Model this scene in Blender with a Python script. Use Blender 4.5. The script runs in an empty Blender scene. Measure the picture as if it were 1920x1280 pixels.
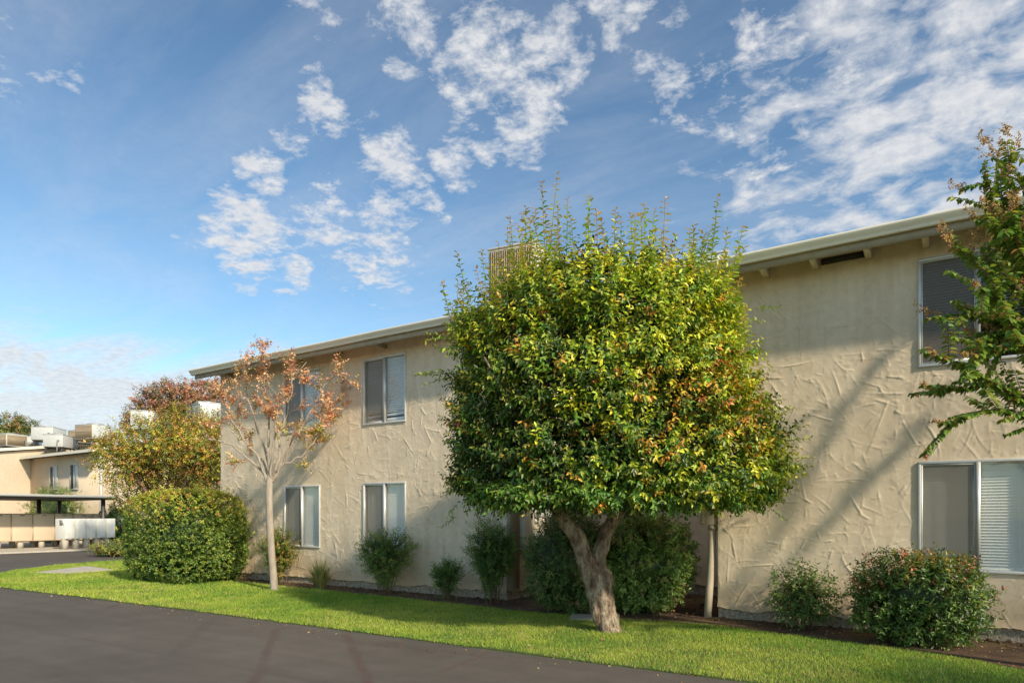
import bpy, math, random
import numpy as np
from mathutils import Vector
PI = math.pi
R = math.radians
sc = bpy.context.scene
col = sc.collection
rng = np.random.default_rng(7)
random.seed(7)
# ------------------------------------------------------------------ camera frame
FPX, YH, CX = 1280.0, 968.0, 960.0
YAW = R(33.8)
DV = np.array([-math.sin(YAW), math.cos(YAW), 0.0])
RV = np.array([math.cos(YAW), math.sin(YAW), 0.0])
EYE = np.array([0, 0, 1.5])
def at(X, Y, depth):
    """world point seen at photo position (X, Y) at the given distance along the view axis"""
    return EYE + depth * (DV + (X - CX) / FPX * RV + (YH - Y) / FPX * np.array([0, 0, 1.0]))
def nrm(a):
    return a / np.maximum(np.linalg.norm(a, axis=-1, keepdims=True), 1e-9)
# ------------------------------------------------------------------ scene graph helpers
LOC = {}
def tag(o, label=None, cat=None, group=None, kind=None):
    if label: o['label'] = label
    if cat: o['category'] = cat
    if group: o['group'] = group
    if kind: o['kind'] = kind
    return o
def thing(name, label, cat, loc=(0, 0, 0), group=None):
    o = bpy.data.objects.new(name, None); col.objects.link(o)
    o.location = loc; o.empty_display_size = 0.2
    LOC[o.name] = np.array(loc, float)
    return tag(o, label, cat, group)
def copy_tree(o, parent=None):
    c = o.copy(); col.objects.link(c)
    if parent: c.parent = parent
    for ch in list(o.children): copy_tree(ch, c)
    return c
class MB:
    def __init__(s):
        s.V = []; s.F = []; s.C = []; s.n = 0; s.M = []
    def add(s, v, f, c=(1, 1, 1), mi=0):
        v = np.asarray(v, float).reshape(-1, 3); f = np.asarray(f, np.int64)
        if f.ndim == 1: f = f.reshape(1, -1)
        s.V.append(v); s.F.append(f + s.n); s.n += len(v)
        c = np.asarray(c, float)
        if c.ndim == 1: c = np.tile(c, (len(v), 1))
        s.C.append(c); s.M.append(np.full(len(f), mi, np.int32))
    def box(s, x0, y0, z0, x1, y1, z1, c=(1, 1, 1), mi=0):
        v = [(x0,y0,z0),(x1,y0,z0),(x1,y1,z0),(x0,y1,z0),(x0,y0,z1),(x1,y0,z1),(x1,y1,z1),(x0,y1,z1)]
        s.add(v, [(0,3,2,1),(4,5,6,7),(0,1,5,4),(1,2,6,5),(2,3,7,6),(3,0,4,7)], c, mi)
    def tube(s, pts, rad, sides=8, c=(1, 1, 1), cap=True, bump=0.0, seed=0, mi=0):
        pts = np.asarray(pts, float); n = len(pts)
        rad = np.broadcast_to(np.asarray(rad, float), (n,))
        t = np.gradient(pts, axis=0) if n > 2 else np.tile(pts[1] - pts[0], (2, 1))
        t = nrm(t)
        ref = np.array([0.31, 0.2, 1.0]) if abs(t[0][2]) < 0.8 else np.array([1.0, 0.23, 0.1])
        a = nrm(np.cross(t, ref)); b = np.cross(t, a)
        th = np.linspace(0, 2 * PI, sides, endpoint=False)
        rr = rad[:, None] * np.ones((1, sides))
        if bump:
            rs = np.random.default_rng(seed)
            k = np.arange(n)[:, None]
            rr = rr * (1 + bump * (np.sin(3 * th[None] + k * .35 + 1.3) * .5 + np.sin(5 * th[None] - k * .2) * .35
                       + np.sin(2 * th[None] + k * .9) * .35 + rs.normal(0, .35, (n, sides))))
        v = pts[:, None] + rr[..., None] * (np.cos(th)[None, :, None] * a[:, None] + np.sin(th)[None, :, None] * b[:, None])
        v = v.reshape(-1, 3)
        i = np.arange(n - 1)[:, None] * sides; j = np.arange(sides)[None]; j2 = (j + 1) % sides
        f = np.stack([i + j, i + j2, i + sides + j2, i + sides + j], -1).reshape(-1, 4)
        s.add(v, f, c, mi)
        if cap:
            o = s.n - len(v)
            s.V.append(np.zeros((0, 3))); s.C.append(np.zeros((0, 3)))
            s.F.append(np.array([[o + q for q in range(sides)][::-1]])); s.M.append(np.full(1, mi, np.int32))
            s.F.append(np.array([[o + (n - 1) * sides + q for q in range(sides)]])); s.M.append(np.full(1, mi, np.int32))
    def build(s, name, mat, parent=None, smooth=False, world=True):
        V = np.concatenate(s.V)
        if parent is not None and world:
            p = parent; off = np.zeros(3)
            while p is not None:
                off += np.array(p.location); p = p.parent
            V = V - off
        me = bpy.data.meshes.new(name)
        me.vertices.add(len(V)); me.vertices.foreach_set('co', V.astype(np.float32).ravel())
        tot = np.concatenate([np.full(len(f), f.shape[1]) for f in s.F])
        li = np.concatenate([f.ravel() for f in s.F])
        me.loops.add(len(li)); me.loops.foreach_set('vertex_index', li.astype(np.int32))
        me.polygons.add(len(tot))
        st = np.concatenate([[0], np.cumsum(tot)[:-1]])
        me.polygons.foreach_set('loop_start', st.astype(np.int32))
        me.polygons.foreach_set('loop_total', tot.astype(np.int32))
        me.polygons.foreach_set('material_index', np.concatenate(s.M))
        if smooth: me.polygons.foreach_set('use_smooth', np.ones(len(tot), bool))
        at_ = me.color_attributes.new('Col', 'FLOAT_COLOR', 'POINT')
        C = np.concatenate(s.C); C = np.concatenate([C, np.ones((len(C), 1))], 1)
        at_.data.foreach_set('color', C.astype(np.float32).ravel())
        me.update(calc_edges=True); me.validate()
        for m in (mat if isinstance(mat, (list, tuple)) else [mat]): me.materials.append(m)
        o = bpy.data.objects.new(name, me); col.objects.link(o)
        if parent is not None: o.parent = parent
        return o
def spline(P, n=8):
    P = np.asarray(P, float)
    Q = np.vstack([2 * P[0] - P[1], P, 2 * P[-1] - P[-2]]); out = []
    for i in range(1, len(Q) - 2):
        p0, p1, p2, p3 = Q[i-1], Q[i], Q[i+1], Q[i+2]
        for t in np.linspace(0, 1, n, endpoint=False):
            out.append(.5 * (2*p1 + (p2-p0)*t + (2*p0-5*p1+4*p2-p3)*t*t + (3*p1-p0-3*p2+p3)*t**3))
    out.append(P[-1]); return np.array(out)
# ------------------------------------------------------------------ materials
def newmat(name):
    m = bpy.data.materials.new(name); m.use_nodes = True
    nt = m.node_tree; b = nt.nodes['Principled BSDF']
    return m, nt, nt.nodes, nt.links, b
def N(nt, typ, **kw):
    n = nt.nodes.new(typ)
    for k, v in kw.items():
        if k in ('operation', 'data_type', 'blend_type', 'noise_dimensions', 'feature', 'interpolation_type', 'sky_type', 'clamp', 'attribute_name', 'use_clamp', 'distance'):
            setattr(n, k, v)
        else: n.inputs[k].default_value = v
    return n
def noise(nt, scale, detail=4, rough=.55, vec=None, coord='Object', mapscale=None):
    n = N(nt, 'ShaderNodeTexNoise', Scale=scale, Detail=detail, Roughness=rough)
    if vec is None:
        tc = nt.nodes.new('ShaderNodeTexCoord'); vec = tc.outputs[coord]
    if mapscale:
        mp = nt.nodes.new('ShaderNodeMapping'); mp.inputs['Scale'].default_value = mapscale
        nt.links.new(vec, mp.inputs[0]); vec = mp.outputs[0]
    nt.links.new(vec, n.inputs['Vector']); return n
def ramp(nt, src, stops):
    r = nt.nodes.new('ShaderNodeValToRGB'); e = r.color_ramp.elements
    e[0].position, e[0].color = stops[0][0], (*stops[0][1], 1)
    e[1].position, e[1].color = stops[-1][0], (*stops[-1][1], 1)
    for p, c in stops[1:-1]:
        x = e.new(p); x.color = (*c, 1)
    nt.links.new(src, r.inputs[0]); return r
def mixc(nt, fac, a, b, mode='MIX'):
    m = nt.nodes.new('ShaderNodeMix'); m.data_type = 'RGBA'; m.blend_type = mode
    for sck, v in ((m.inputs[0], fac), (m.inputs[6], a), (m.inputs[7], b)):
        if isinstance(v, (int, float)): sck.default_value = v
        elif isinstance(v, tuple): sck.default_value = (*v, 1)
        else: nt.links.new(v, sck)
    return m.outputs[2]
def math_(nt, op, a, b=None, clamp=False):
    m = nt.nodes.new('ShaderNodeMath'); m.operation = op; m.use_clamp = clamp
    for i, v in enumerate((a, b)):
        if v is None: continue
        if isinstance(v, (int, float)): m.inputs[i].default_value = v
        else: nt.links.new(v, m.inputs[i])
    return m.outputs[0]
def simple(name, c, rough=.6, metal=0, var=.15, scale=6, bump=0, bscale=60, c2=None, mapscale=None, bdist=.01):
    m, nt, nd, lk, b = newmat(name)
    n = noise(nt, scale, 5, .6, mapscale=mapscale)
    lo = c2 if c2 else tuple(x * (1 - var) for x in c); hi = c if c2 else tuple(min(1, x * (1 + var)) for x in c)
    r = ramp(nt, n.outputs[0], [(.3, lo), (.7, hi)])
    lk.new(r.outputs[0], b.inputs['Base Color'])
    b.inputs['Roughness'].default_value = rough; b.inputs['Metallic'].default_value = metal
    if bump:
        n2 = noise(nt, bscale, 5, .6)
        bp = N(nt, 'ShaderNodeBump', Strength=bump, Distance=bdist); lk.new(n2.outputs[0], bp.inputs['Height'])
        lk.new(bp.outputs[0], b.inputs['Normal'])
    return m
def leafmat(name, rough=.42, trans=.3, spec=.5, tint=(1.9, 1.75, .8), gain=1.75):
    m, nt, nd, lk, b = newmat(name)
    a = nd.new('ShaderNodeAttribute'); a.attribute_name = 'Col'
    gn = mixc(nt, 1.0, a.outputs['Color'], (gain,) * 3, 'MULTIPLY'); lk.new(gn, b.inputs['Base Color'])
    b.inputs['Roughness'].default_value = rough; b.inputs['Specular IOR Level'].default_value = spec
    t = nd.new('ShaderNodeBsdfTranslucent')
    lk.new(mixc(nt, 1.0, a.outputs['Color'], tint, 'MULTIPLY'), t.inputs['Color'])
    mx = nd.new('ShaderNodeMixShader'); mx.inputs[0].default_value = trans
    lk.new(b.outputs[0], mx.inputs[1]); lk.new(t.outputs[0], mx.inputs[2])
    lk.new(mx.outputs[0], nd['Material Output'].inputs[0]); return m
def stucco_mat(name, c, grit=.5, streak=.7):
    m, nt, nd, lk, b = newmat(name)
    n1 = noise(nt, .7, 5, .6); n2 = noise(nt, 9, 4, .6)
    n3 = noise(nt, 1.0, 5, .65, mapscale=(5.0, 5.0, .35))
    r1 = ramp(nt, n1.outputs[0], [(.3, tuple(x * .90 for x in c)), (.7, tuple(x * 1.06 for x in c))])
    r2 = ramp(nt, n2.outputs[0], [(.35, (.93, .93, .92)), (.65, (1.03, 1.03, 1.02))])
    r3 = ramp(nt, n3.outputs[0], [(.32, (.82, .79, .75)), (.6, (1, 1, 1))])
    c1 = mixc(nt, 1.0, r1.outputs[0], r2.outputs[0], 'MULTIPLY'); c1 = mixc(nt, streak, c1, r3.outputs[0], 'MULTIPLY')
    # damp, soiled band near the ground
    tc = nd.new('ShaderNodeNewGeometry'); sx = nd.new('ShaderNodeSeparateXYZ'); lk.new(tc.outputs['Position'], sx.inputs[0])
    zz = math_(nt, 'ADD', sx.outputs[2], math_(nt, 'MULTIPLY', n3.outputs[0], -.5))
    d = ramp(nt, zz, [(-.08, (.78, .73, .66)), (.42, (1, 1, 1))])
    c1 = mixc(nt, 1.0, c1, d.outputs[0], 'MULTIPLY')
    lk.new(c1, b.inputs['Base Color']); b.inputs['Roughness'].default_value = .85
    b.inputs['Specular IOR Level'].default_value = .2
    n4 = noise(nt, 160, 3, .7); bp = N(nt, 'ShaderNodeBump', Strength=grit, Distance=.004)
    lk.new(n4.outputs[0], bp.inputs['Height']); lk.new(bp.outputs[0], b.inputs['Normal'])
    return m
M = {}
M['stucco'] = stucco_mat('stucco_tan', (.82, .675, .50))
M['stucco_far'] = stucco_mat('stucco_far', (.62, .51, .38), .2, .1)
M['trim'] = simple('painted_trim', (.82, .74, .58), .5, var=.05, scale=3, mapscale=(1, 1, 8))
M['pipe'] = simple('pipe_paint', (.50, .42, .31), .6, var=.06)
M['soffit'] = simple('soffit_paint', (.42, .35, .25), .8, var=.12)
M['footing'] = simple('rough_footing', (.62, .52, .40), .95, c2=(.22, .17, .12), scale=22, bump=1.0, bscale=40, bdist=.03)
M['alu'] = simple('window_aluminium', (.66, .65, .62), .38, .35, var=.08)
M['shingle'] = simple('roof_shingle', (.36, .31, .26), .9, var=.25, scale=12, bump=.5, bscale=90, mapscale=(1, 4, 4))
M['blind'] = simple('blind_white', (.84, .84, .80), .5, var=.03)
M['blind_far'] = simple('blind_dusty', (.62, .62, .60), .5, var=.06)
M['blind_dark'] = simple('blind_dark', (.24, .21, .18), .5, var=.1)
M['room'] = simple('room_dark', (.06, .055, .05), .9)
M['metal_white'] = simple('white_enamel', (.56, .56, .53), .4, .1, var=.06, scale=4)
M['metal_beige'] = simple('beige_enamel', (.62, .56, .45), .5, .1, var=.1, scale=5)
M['grille'] = simple('coil_brown', (.34, .27, .18), .6, .3, var=.2, scale=20)
M['dark_metal'] = simple('dark_metal', (.09, .085, .08), .5, .5)
M['grey_metal'] = simple('grey_metal', (.28, .28, .28), .5, .5)
M['locker'] = simple('locker_beige', (.66, .53, .38), .6, var=.04, scale=2)
M['locker_white'] = simple('locker_white', (.74, .73, .68), .5, var=.07, scale=3)
M['concrete'] = simple('concrete', (.50, .44, .36), .9, var=.14, scale=5, bump=.4, bscale=60)
M['bark_pale'] = simple('bark_smooth', (.50, .43, .34), .8, c2=(.26, .20, .15), scale=9, bump=.5, bscale=30, mapscale=(1, 1, .3))
M['twig'] = simple('twig_brown', (.20, .12, .075), .8, var=.3, scale=20)
M['leaf'] = leafmat('leaf_gloss', .38, .28, .5)
M['leaf_dull'] = leafmat('leaf_soft', .55, .35, .3, (1.7, 1.5, .9), 1.45)
M['grass'] = leafmat('grass_blade', .6, .35, .25, (1.5, 1.4, .5), 1.6)
def bark():
    m, nt, nd, lk, b = newmat('bark_rough')
    n1 = noise(nt, 7, 6, .65, mapscale=(1, 1, .45)); n2 = noise(nt, 28, 6, .7, mapscale=(1, 1, .4))
    r = ramp(nt, n1.outputs[0], [(.33, (.07, .045, .03)), (.45, (.25, .17, .115)), (.6, (.46, .37, .27)), (.75, (.34, .32, .22))])
    r2 = ramp(nt, n2.outputs[0], [(.38, (.35, .31, .28)), (.58, (1, 1, 1))])
    lk.new(mixc(nt, .9, r.outputs[0], r2.outputs[0], 'MULTIPLY'), b.inputs['Base Color'])
    b.inputs['Roughness'].default_value = .9
    bp = N(nt, 'ShaderNodeBump', Strength=1.0, Distance=.07)
    lk.new(math_(nt, 'ADD', math_(nt, 'MULTIPLY', n1.outputs[0], .7), math_(nt, 'MULTIPLY', n2.outputs[0], .4)), bp.inputs['Height'])
    lk.new(bp.outputs[0], b.inputs['Normal']); return m
M['bark'] = bark()
def soil():
    m, nt, nd, lk, b = newmat('soil')
    n1 = noise(nt, 1.3, 6, .65); n2 = noise(nt, 35, 6, .75)
    r = ramp(nt, n1.outputs[0], [(.35, (.085, .048, .028)), (.5, (.15, .088, .05)), (.68, (.20, .16, .06))])
    r2 = ramp(nt, n2.outputs[0], [(.35, (.45, .42, .4)), (.65, (1.25, 1.2, 1.1))])
    lk.new(mixc(nt, .85, r.outputs[0], r2.outputs[0], 'MULTIPLY'), b.inputs['Base Color']); b.inputs['Roughness'].default_value = .95
    bp = N(nt, 'ShaderNodeBump', Strength=.9, Distance=.03); lk.new(n2.outputs[0], bp.inputs['Height']); lk.new(bp.outputs[0], b.inputs['Normal'])
    return m
M['soil'] = soil()
M['turf'] = simple('turf_base', (.10, .15, .03), .95, c2=(.06, .075, .02), scale=8, bump=.6, bscale=80)
M['ground'] = simple('ground_far', (.12, .13, .06), .95, c2=(.14, .12, .09), scale=.3)
def glass():
    m, nt, nd, lk, b = newmat('window_glass')
    nd.remove(b)
    tr = nd.new('ShaderNodeBsdfTransparent'); tr.inputs[0].default_value = (.97, .98, .97, 1)
    gl = nd.new('ShaderNodeBsdfGlossy'); gl.inputs['Roughness'].default_value = .03
    lw = nd.new('ShaderNodeLayerWeight'); lw.inputs[0].default_value = .5
    fr = math_(nt, 'ADD', math_(nt, 'MULTIPLY', math_(nt, 'POWER', lw.outputs['Facing'], 3.0), .9), .075)
    mx = nd.new('ShaderNodeMixShader'); lk.new(fr, mx.inputs[0]); lk.new(tr.outputs[0], mx.inputs[1]); lk.new(gl.outputs[0], mx.inputs[2])
    lk.new(mx.outputs[0], nd['Material Output'].inputs[0]); return m
M['glass'] = glass()
def screen():
    m, nt, nd, lk, b = newmat('insect_screen')
    b.inputs['Base Color'].default_value = (.25, .215, .17, 1); b.inputs['Roughness'].default_value = .8
    tr = nd.new('ShaderNodeBsdfTransparent'); mx = nd.new('ShaderNodeMixShader'); mx.inputs[0].default_value = .52
    lk.new(tr.outputs[0], mx.inputs[1]); lk.new(b.outputs[0], mx.inputs[2]); lk.new(mx.outputs[0], nd['Material Output'].inputs[0]); return m
M['screen'] = screen()
def asphalt():
    m, nt, nd, lk, b = newmat('asphalt')
    geo = nd.new('ShaderNodeNewGeometry'); pos = geo.outputs['Position']
    n0 = noise(nt, .35, 5, .6, vec=pos); n1 = noise(nt, 2.2, 6, .65, vec=pos); n2 = noise(nt, 220, 3, .8, vec=pos)
    n5 = noise(nt, 1.0, 4, .6, vec=pos, mapscale=(.35, 3.5, 1))
    r = ramp(nt, n0.outputs[0], [(.3, (.100, .086, .073)), (.7, (.138, .119, .101))])
    r1 = ramp(nt, n1.outputs[0], [(.3, (.88, .88, .88)), (.7, (1.08, 1.08, 1.08))])
    r2 = ramp(nt, n2.outputs[0], [(.3, (.62, .62, .62)), (.7, (1.38, 1.36, 1.34))])
    r5 = ramp(nt, n5.outputs[0], [(.35, (.90, .90, .90)), (.65, (1.06, 1.06, 1.06))])
    c = mixc(nt, 1.0, r.outputs[0], r1.outputs[0], 'MULTIPLY'); c = mixc(nt, .8, c, r2.outputs[0], 'MULTIPLY'); c = mixc(nt, .8, c, r5.outputs[0], 'MULTIPLY')
    # worn sealed seams and old paint crossing the drive
    def seam(a, bb, w, colr, amt, c):
        a = np.array(a); bb = np.array(bb); L = np.linalg.norm(bb - a); t = (bb - a) / L; nn = np.array([-t[1], t[0]])
        s = nd.new('ShaderNodeSeparateXYZ'); lk.new(pos, s.inputs[0])
        wob = math_(nt, 'MULTIPLY', math_(nt, 'SUBTRACT', n1.outputs[0], .5), .16)
        d = math_(nt, 'ADD', math_(nt, 'MULTIPLY', s.outputs[0], float(nn[0])), math_(nt, 'MULTIPLY', s.outputs[1], float(nn[1])))
        d = math_(nt, 'ABSOLUTE', math_(nt, 'ADD', math_(nt, 'SUBTRACT', d, float(nn @ a)), wob))
        u = math_(nt, 'ADD', math_(nt, 'MULTIPLY', s.outputs[0], float(t[0])), math_(nt, 'MULTIPLY', s.outputs[1], float(t[1])))
        u = math_(nt, 'ABSOLUTE', math_(nt, 'SUBTRACT', u, float(t @ (a + bb) / 2)))
        mu = math_(nt, 'MULTIPLY', math_(nt, 'SUBTRACT', L / 2, u), 6.0, True)
        md = math_(nt, 'MULTIPLY', math_(nt, 'SUBTRACT', w, d), 1.6 / w, True)
        fade = math_(nt, 'MULTIPLY', math_(nt, 'ADD', n1.outputs[0], -.25), 2.2, True)
        f = math_(nt, 'MULTIPLY', math_(nt, 'MULTIPLY', mu, md), math_(nt, 'MULTIPLY', fade, amt))
        return mixc(nt, f, c, colr)
    def g(X, Y):
        p = at(X, Y, 1920 / (Y - 968.0)); return p[:2]
    c = seam(g(520, 1176), g(470, 1300), .07, (.085, .045, .035), .5, c)
    c = seam(g(648, 1186), g(702, 1300), .07, (.10, .045, .035), .7, c)
    c = seam(g(925, 1219), g(820, 1262), .05, (.12, .055, .045), .5, c)
    c = seam(g(400, 1158), g(320, 1230), .10, (.07, .058, .052), .4, c)
    c = seam(g(60, 1180), g(660, 1290), .06, (.075, .062, .055), .35, c)
    c = seam(g(230, 1130), g(190, 1142), .06, (.055, .045, .04), .7, c)
    lk.new(c, b.inputs['Base Color']); b.inputs['Roughness'].default_value = .85; b.inputs['Specular IOR Level'].default_value = .25
    bp = N(nt, 'ShaderNodeBump', Strength=.45, Distance=.006); lk.new(n2.outputs[0], bp.inputs['Height']); lk.new(bp.outputs[0], b.inputs['Normal'])
    return m
M['asphalt'] = asphalt()
# ------------------------------------------------------------------ setting: ground
def sheet(name, pts, z, mat, label, z0=None, kind='structure'):
    mb = MB(); n = len(pts); v = [(p[0], p[1], z) for p in pts]
    mb.add(v, [tuple(range(n))])
    if z0 is not None:
        for i in range(n):
            a, b2 = pts[i], pts[(i + 1) % n]
            mb.add([(a[0], a[1], z0), (b2[0], b2[1], z0), (b2[0], b2[1], z), (a[0], a[1], z)], [(0, 1, 2, 3)])
    o = mb.build(name, mat); tag(o, label, kind=kind); return o
tag(sheet('ground', [(-400, -400), (400, -400), (400, 400), (-400, 400)], -.03, M['ground'], 'dry open ground stretching away beyond the apartments'), cat='ground')
tag(sheet('road', [(-120, -30), (40, -30), (40, 6.6), (-18.5, 6.6), (-21.5, 12), (-21.5, 60), (-120, 60)], 0.0, M['asphalt'], 'dark brown grey asphalt drive with faint reddish seams'), cat='road')
edge_front = [(-24.2, 13.5), (-23.9, 11.5), (-23.2, 9.6), (-21.9, 8.0), (-20.4, 6.9), (-18.6, 6.2), (-16.6, 5.95), (-13.5, 6.08), (-10.4, 6.18), (-6.3, 6.25), (-3.6, 6.26), (-1.6, 6.32), (3, 6.5), (14, 6.8)]
edge_bed = [(14, 7.9), (3, 7.85), (.5, 8.25), (-.23, 8.68), (-1.35, 8.95), (-3.06, 9.28), (-3.9, 9.15), (-5.6, 8.95), (-7.8, 9.15), (-9.3, 9.22), (-11.7, 9.32), (-14.3, 9.42), (-15.6, 9.2), (-17.2, 10.2), (-18, 13.5)]
lawn_poly = np.array(edge_front + edge_bed)
tag(sheet('lawn_soil', [tuple(p) for p in lawn_poly], .016, M['turf'], 'mown turf base under the green lawn strip', z0=-.02), cat='lawn')
bed = edge_bed + [(-18, 13.5), (-15.4, 13.5), (-15.4, 10.3), (-6.8, 10.3), (-6.8, 13), (-3, 13), (-3, 10.3), (14, 10.3)]
bed = [edge_bed[i] for i in range(len(edge_bed))] + [(-15.3, 13.5), (-15.3, 10.2), (-6.85, 10.2), (-6.85, 12.95), (-3.0, 12.95), (-3.0, 10.2), (14, 10.2)]
tag(sheet('flower_bed', [(p[0], p[1]) for p in bed], .021, M['soil'], 'bare brown soil bed along the apartment wall', z0=-.02), cat='bed')
# concrete utility pad in the lawn and apron below the lockers
pad = [at(67, 1076, 1920/108.)[:2], at(124, 1077, 1920/109.)[:2], at(212, 1070.5, 1920/102.5)[:2], at(161, 1064, 1920/96.)[:2]]
tag(sheet('path', [tuple(p) for p in pad], .055, M['concrete'], 'pale concrete walk end set into the lawn by the side road', z0=-.01), cat='path')
tag(sheet('pavement', [(-32.4, 4), (-32.4, 17.6), (-45, 17.6), (-45, 4)], .06, M['concrete'], 'pale concrete apron beneath the lockers', z0=-.02), cat='pavement')
def inside(P, poly):
    x, y = P[:, 0], P[:, 1]; r = np.zeros(len(P), bool); n = len(poly); j = n - 1
    for i in range(n):
        xi, yi = poly[i]; xj, yj = poly[j]
        with np.errstate(divide='ignore', invalid='ignore'):
            r ^= ((yi > y) != (yj > y)) & (x < (xj - xi) * (y - yi) / (yj - yi + 1e-12) + xi)
        j = i
    return r
def vnoise(P, s, seed=0):
    rs = np.random.default_rng(seed); G = rs.random((256, 256))
    q = P * s; i = np.floor(q).astype(int); f = q - i; f = f * f * (3 - 2 * f)
    a = G[i[:, 0] % 256, i[:, 1] % 256]; b = G[(i[:, 0] + 1) % 256, i[:, 1] % 256]
    c = G[i[:, 0] % 256, (i[:, 1] + 1) % 256]; d = G[(i[:, 0] + 1) % 256, (i[:, 1] + 1) % 256]
    return (a * (1 - f[:, 0]) + b * f[:, 0]) * (1 - f[:, 1]) + (c * (1 - f[:, 0]) + d * f[:, 0]) * f[:, 1]
def grass():
    mb = MB()
    for x0, x1, dens, hh, ww in ((-5.5, 3.5, 7000, .030, .0028), (-11, -5.5, 5200, .034, .004), (-24.3, -11, 2200, .040, .007), (3.5, 9, 900, .045, .008)):
        A = (x1 - x0) * 8.0; n = int(A * dens)
        P = np.stack([rng.uniform(x0, x1, n), rng.uniform(5.9, 13.5, n)], 1)
        j = P + rng.normal(0, .02, P.shape)
        # ragged edges
        P = P[inside(j + (vnoise(P, 3.1, 5)[:, None] - .5) * .09, lawn_poly)]
        pp = np.array(pad)[:, :2]; P = P[~inside(P, pp)]
        n = len(P)
        big = vnoise(P, .55, 1); med = vnoise(P, 2.6, 2); fine = vnoise(P, 9, 3)
        keep = rng.random(n) < .55 + .55 * med; P = P[keep]; big, med, fine = big[keep], med[keep], fine[keep]; n = len(P)
        h = hh * rng.uniform(.55, 1.35, n) * (.7 + .6 * fine)
        a = rng.uniform(0, 2 * PI, n); lean = rng.uniform(.1, .9, n); la = rng.uniform(0, 2 * PI, n)
        b0 = np.stack([P[:, 0], P[:, 1], np.full(n, .014)], 1)
        w = np.stack([np.cos(a), np.sin(a), np.zeros(n)], 1) * (ww * rng.uniform(.7, 1.3, n))[:, None]
        tip = b0 + np.stack([np.cos(la) * lean * h, np.sin(la) * lean * h, h], 1)
        V = np.stack([b0 - w, b0 + w, tip], 1).reshape(-1, 3)
        base = np.array([.13, .24, .028]); yel = np.array([.34, .40, .06]); dry = np.array([.36, .30, .12]); drk = np.array([.07, .17, .02])
        t = np.clip(med * .8 + big * .9 - .42 + rng.normal(0, .22, n), 0, 1)[:, None]
        C = base * (1 - t) + yel * t
        k = (rng.random(n) < .12)[:, None]; C = np.where(k, drk, C)
        k = (rng.random(n) < .05 + .16 * (fine > .7) + .10 * (big > .6))[:, None]; C = np.where(k, dry, C)
        C = C * rng.uniform(.7, 1.25, n)[:, None]
        mb.add(V, np.arange(3 * n).reshape(-1, 3), np.repeat(C, 3, 0))
    o = mb.build('grass', M['grass']); tag(o, 'bright green mown grass strip between drive and soil bed', 'grass', kind='stuff')
grass()
# ------------------------------------------------------------------ leaves
def leaves(mb, P, D, Nn, L, W, C, fold=.18, curl=.15, hi=True):
    """leaf blades at P pointing along D; face normal Nn"""
    n = len(P); D = nrm(D); S = nrm(np.cross(D, Nn)); U = np.cross(S, D)
    L = np.broadcast_to(L, (n,))[:, None]; W = np.broadcast_to(W, (n,))[:, None]
    if hi:
        v = np.stack([P, P + D*L*.33 + S*W*.5 + U*W*fold, P + D*L*.72 + S*W*.36 + U*(W*fold*.7 - L*curl*.4),
                      P + D*L - U*L*curl, P + D*L*.72 - S*W*.36 + U*(W*fold*.7 - L*curl*.4), P + D*L*.33 - S*W*.5 + U*W*fold], 1)
        b = np.arange(n)[:, None] * 6
        f = np.concatenate([b + np.array([[0, 1, 2, 3]]), b + np.array([[0, 3, 4, 5]])])
        mb.add(v.reshape(-1, 3), f, np.repeat(C, 6, 0))
    else:
        v = np.stack([P, P + D*L*.5 + S*W*.5 + U*W*fold, P + D*L - U*L*curl, P + D*L*.5 - S*W*.5 + U*W*fold], 1)
        b = np.arange(n)[:, None] * 4
        f = np.concatenate([b + np.array([[0, 1, 2]]), b + np.array([[0, 2, 3]])])
        mb.add(v.reshape(-1, 3), f, np.repeat(C, 4, 0))
def shoots(mb, P, D, Ls, k, L, W, C, cv=.18, droop=.35, open_=1.0, hi=True, rs=None, twig=None, bend=.0, young=None):
    """short leafy shoots: k leaves spread alternately along each; C colour per shoot (n,3)"""
    rs = rs or rng; n = len(P); D = nrm(D); Ls = np.broadcast_to(Ls, (n,))
    ref = nrm(np.cross(D, nrm(rs.normal(0, 1, (n, 3))))); ref2 = np.cross(D, ref)
    T = (np.arange(k) + .5)[None] / k + rs.uniform(-.3 / k, .3 / k, (n, k)); T = np.clip(T, 0, 1)
    B = P[:, None] + D[:, None] * (T * Ls[:, None])[..., None]
    B[..., 2] -= bend * (T ** 2) * Ls[:, None]
    ang = np.arange(k)[None] * 2.4 + rs.uniform(-.6, .6, (n, k))
    side = np.cos(ang)[..., None] * ref[:, None] + np.sin(ang)[..., None] * ref2[:, None]
    LD = D[:, None] * (.45 + .5 * T[..., None]) + side * open_
    LD[..., 2] -= droop
    LD = nrm(LD + rs.normal(0, .2, LD.shape))
    NN = nrm(D[:, None] * .7 + rs.normal(0, .35, LD.shape) + np.array([0, 0, .6]))
    sz = rs.uniform(.7, 1.2, (n, k)) * (1 - .35 * T)
    CC = C[:, None] * rs.uniform(1 - cv * 1.6, 1 + cv * 1.6, (n, k))[..., None] * (1 + rs.normal(0, cv * .35, (n, k, 3)))
    if young is not None:
        y = np.clip((T - .75) * 4, 0, 1)[..., None] * young[1]; CC = CC * (1 - y) + np.array(young[0]) * y
    leaves(mb, B.reshape(-1, 3), LD.reshape(-1, 3), NN.reshape(-1, 3), (L * sz).ravel(), (W * sz).ravel(), np.clip(CC.reshape(-1, 3), 0.004, 1), hi=hi)
    if twig is not None:
        for i in range(n):
            t = np.linspace(0, 1, 5)[:, None]; pts = P[i] + D[i] * t * Ls[i]; pts[:, 2] -= bend * (t[:, 0] ** 2) * Ls[i]
            twig.tube(pts, np.linspace(.005, .002, 5), 3, cap=False)
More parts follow.
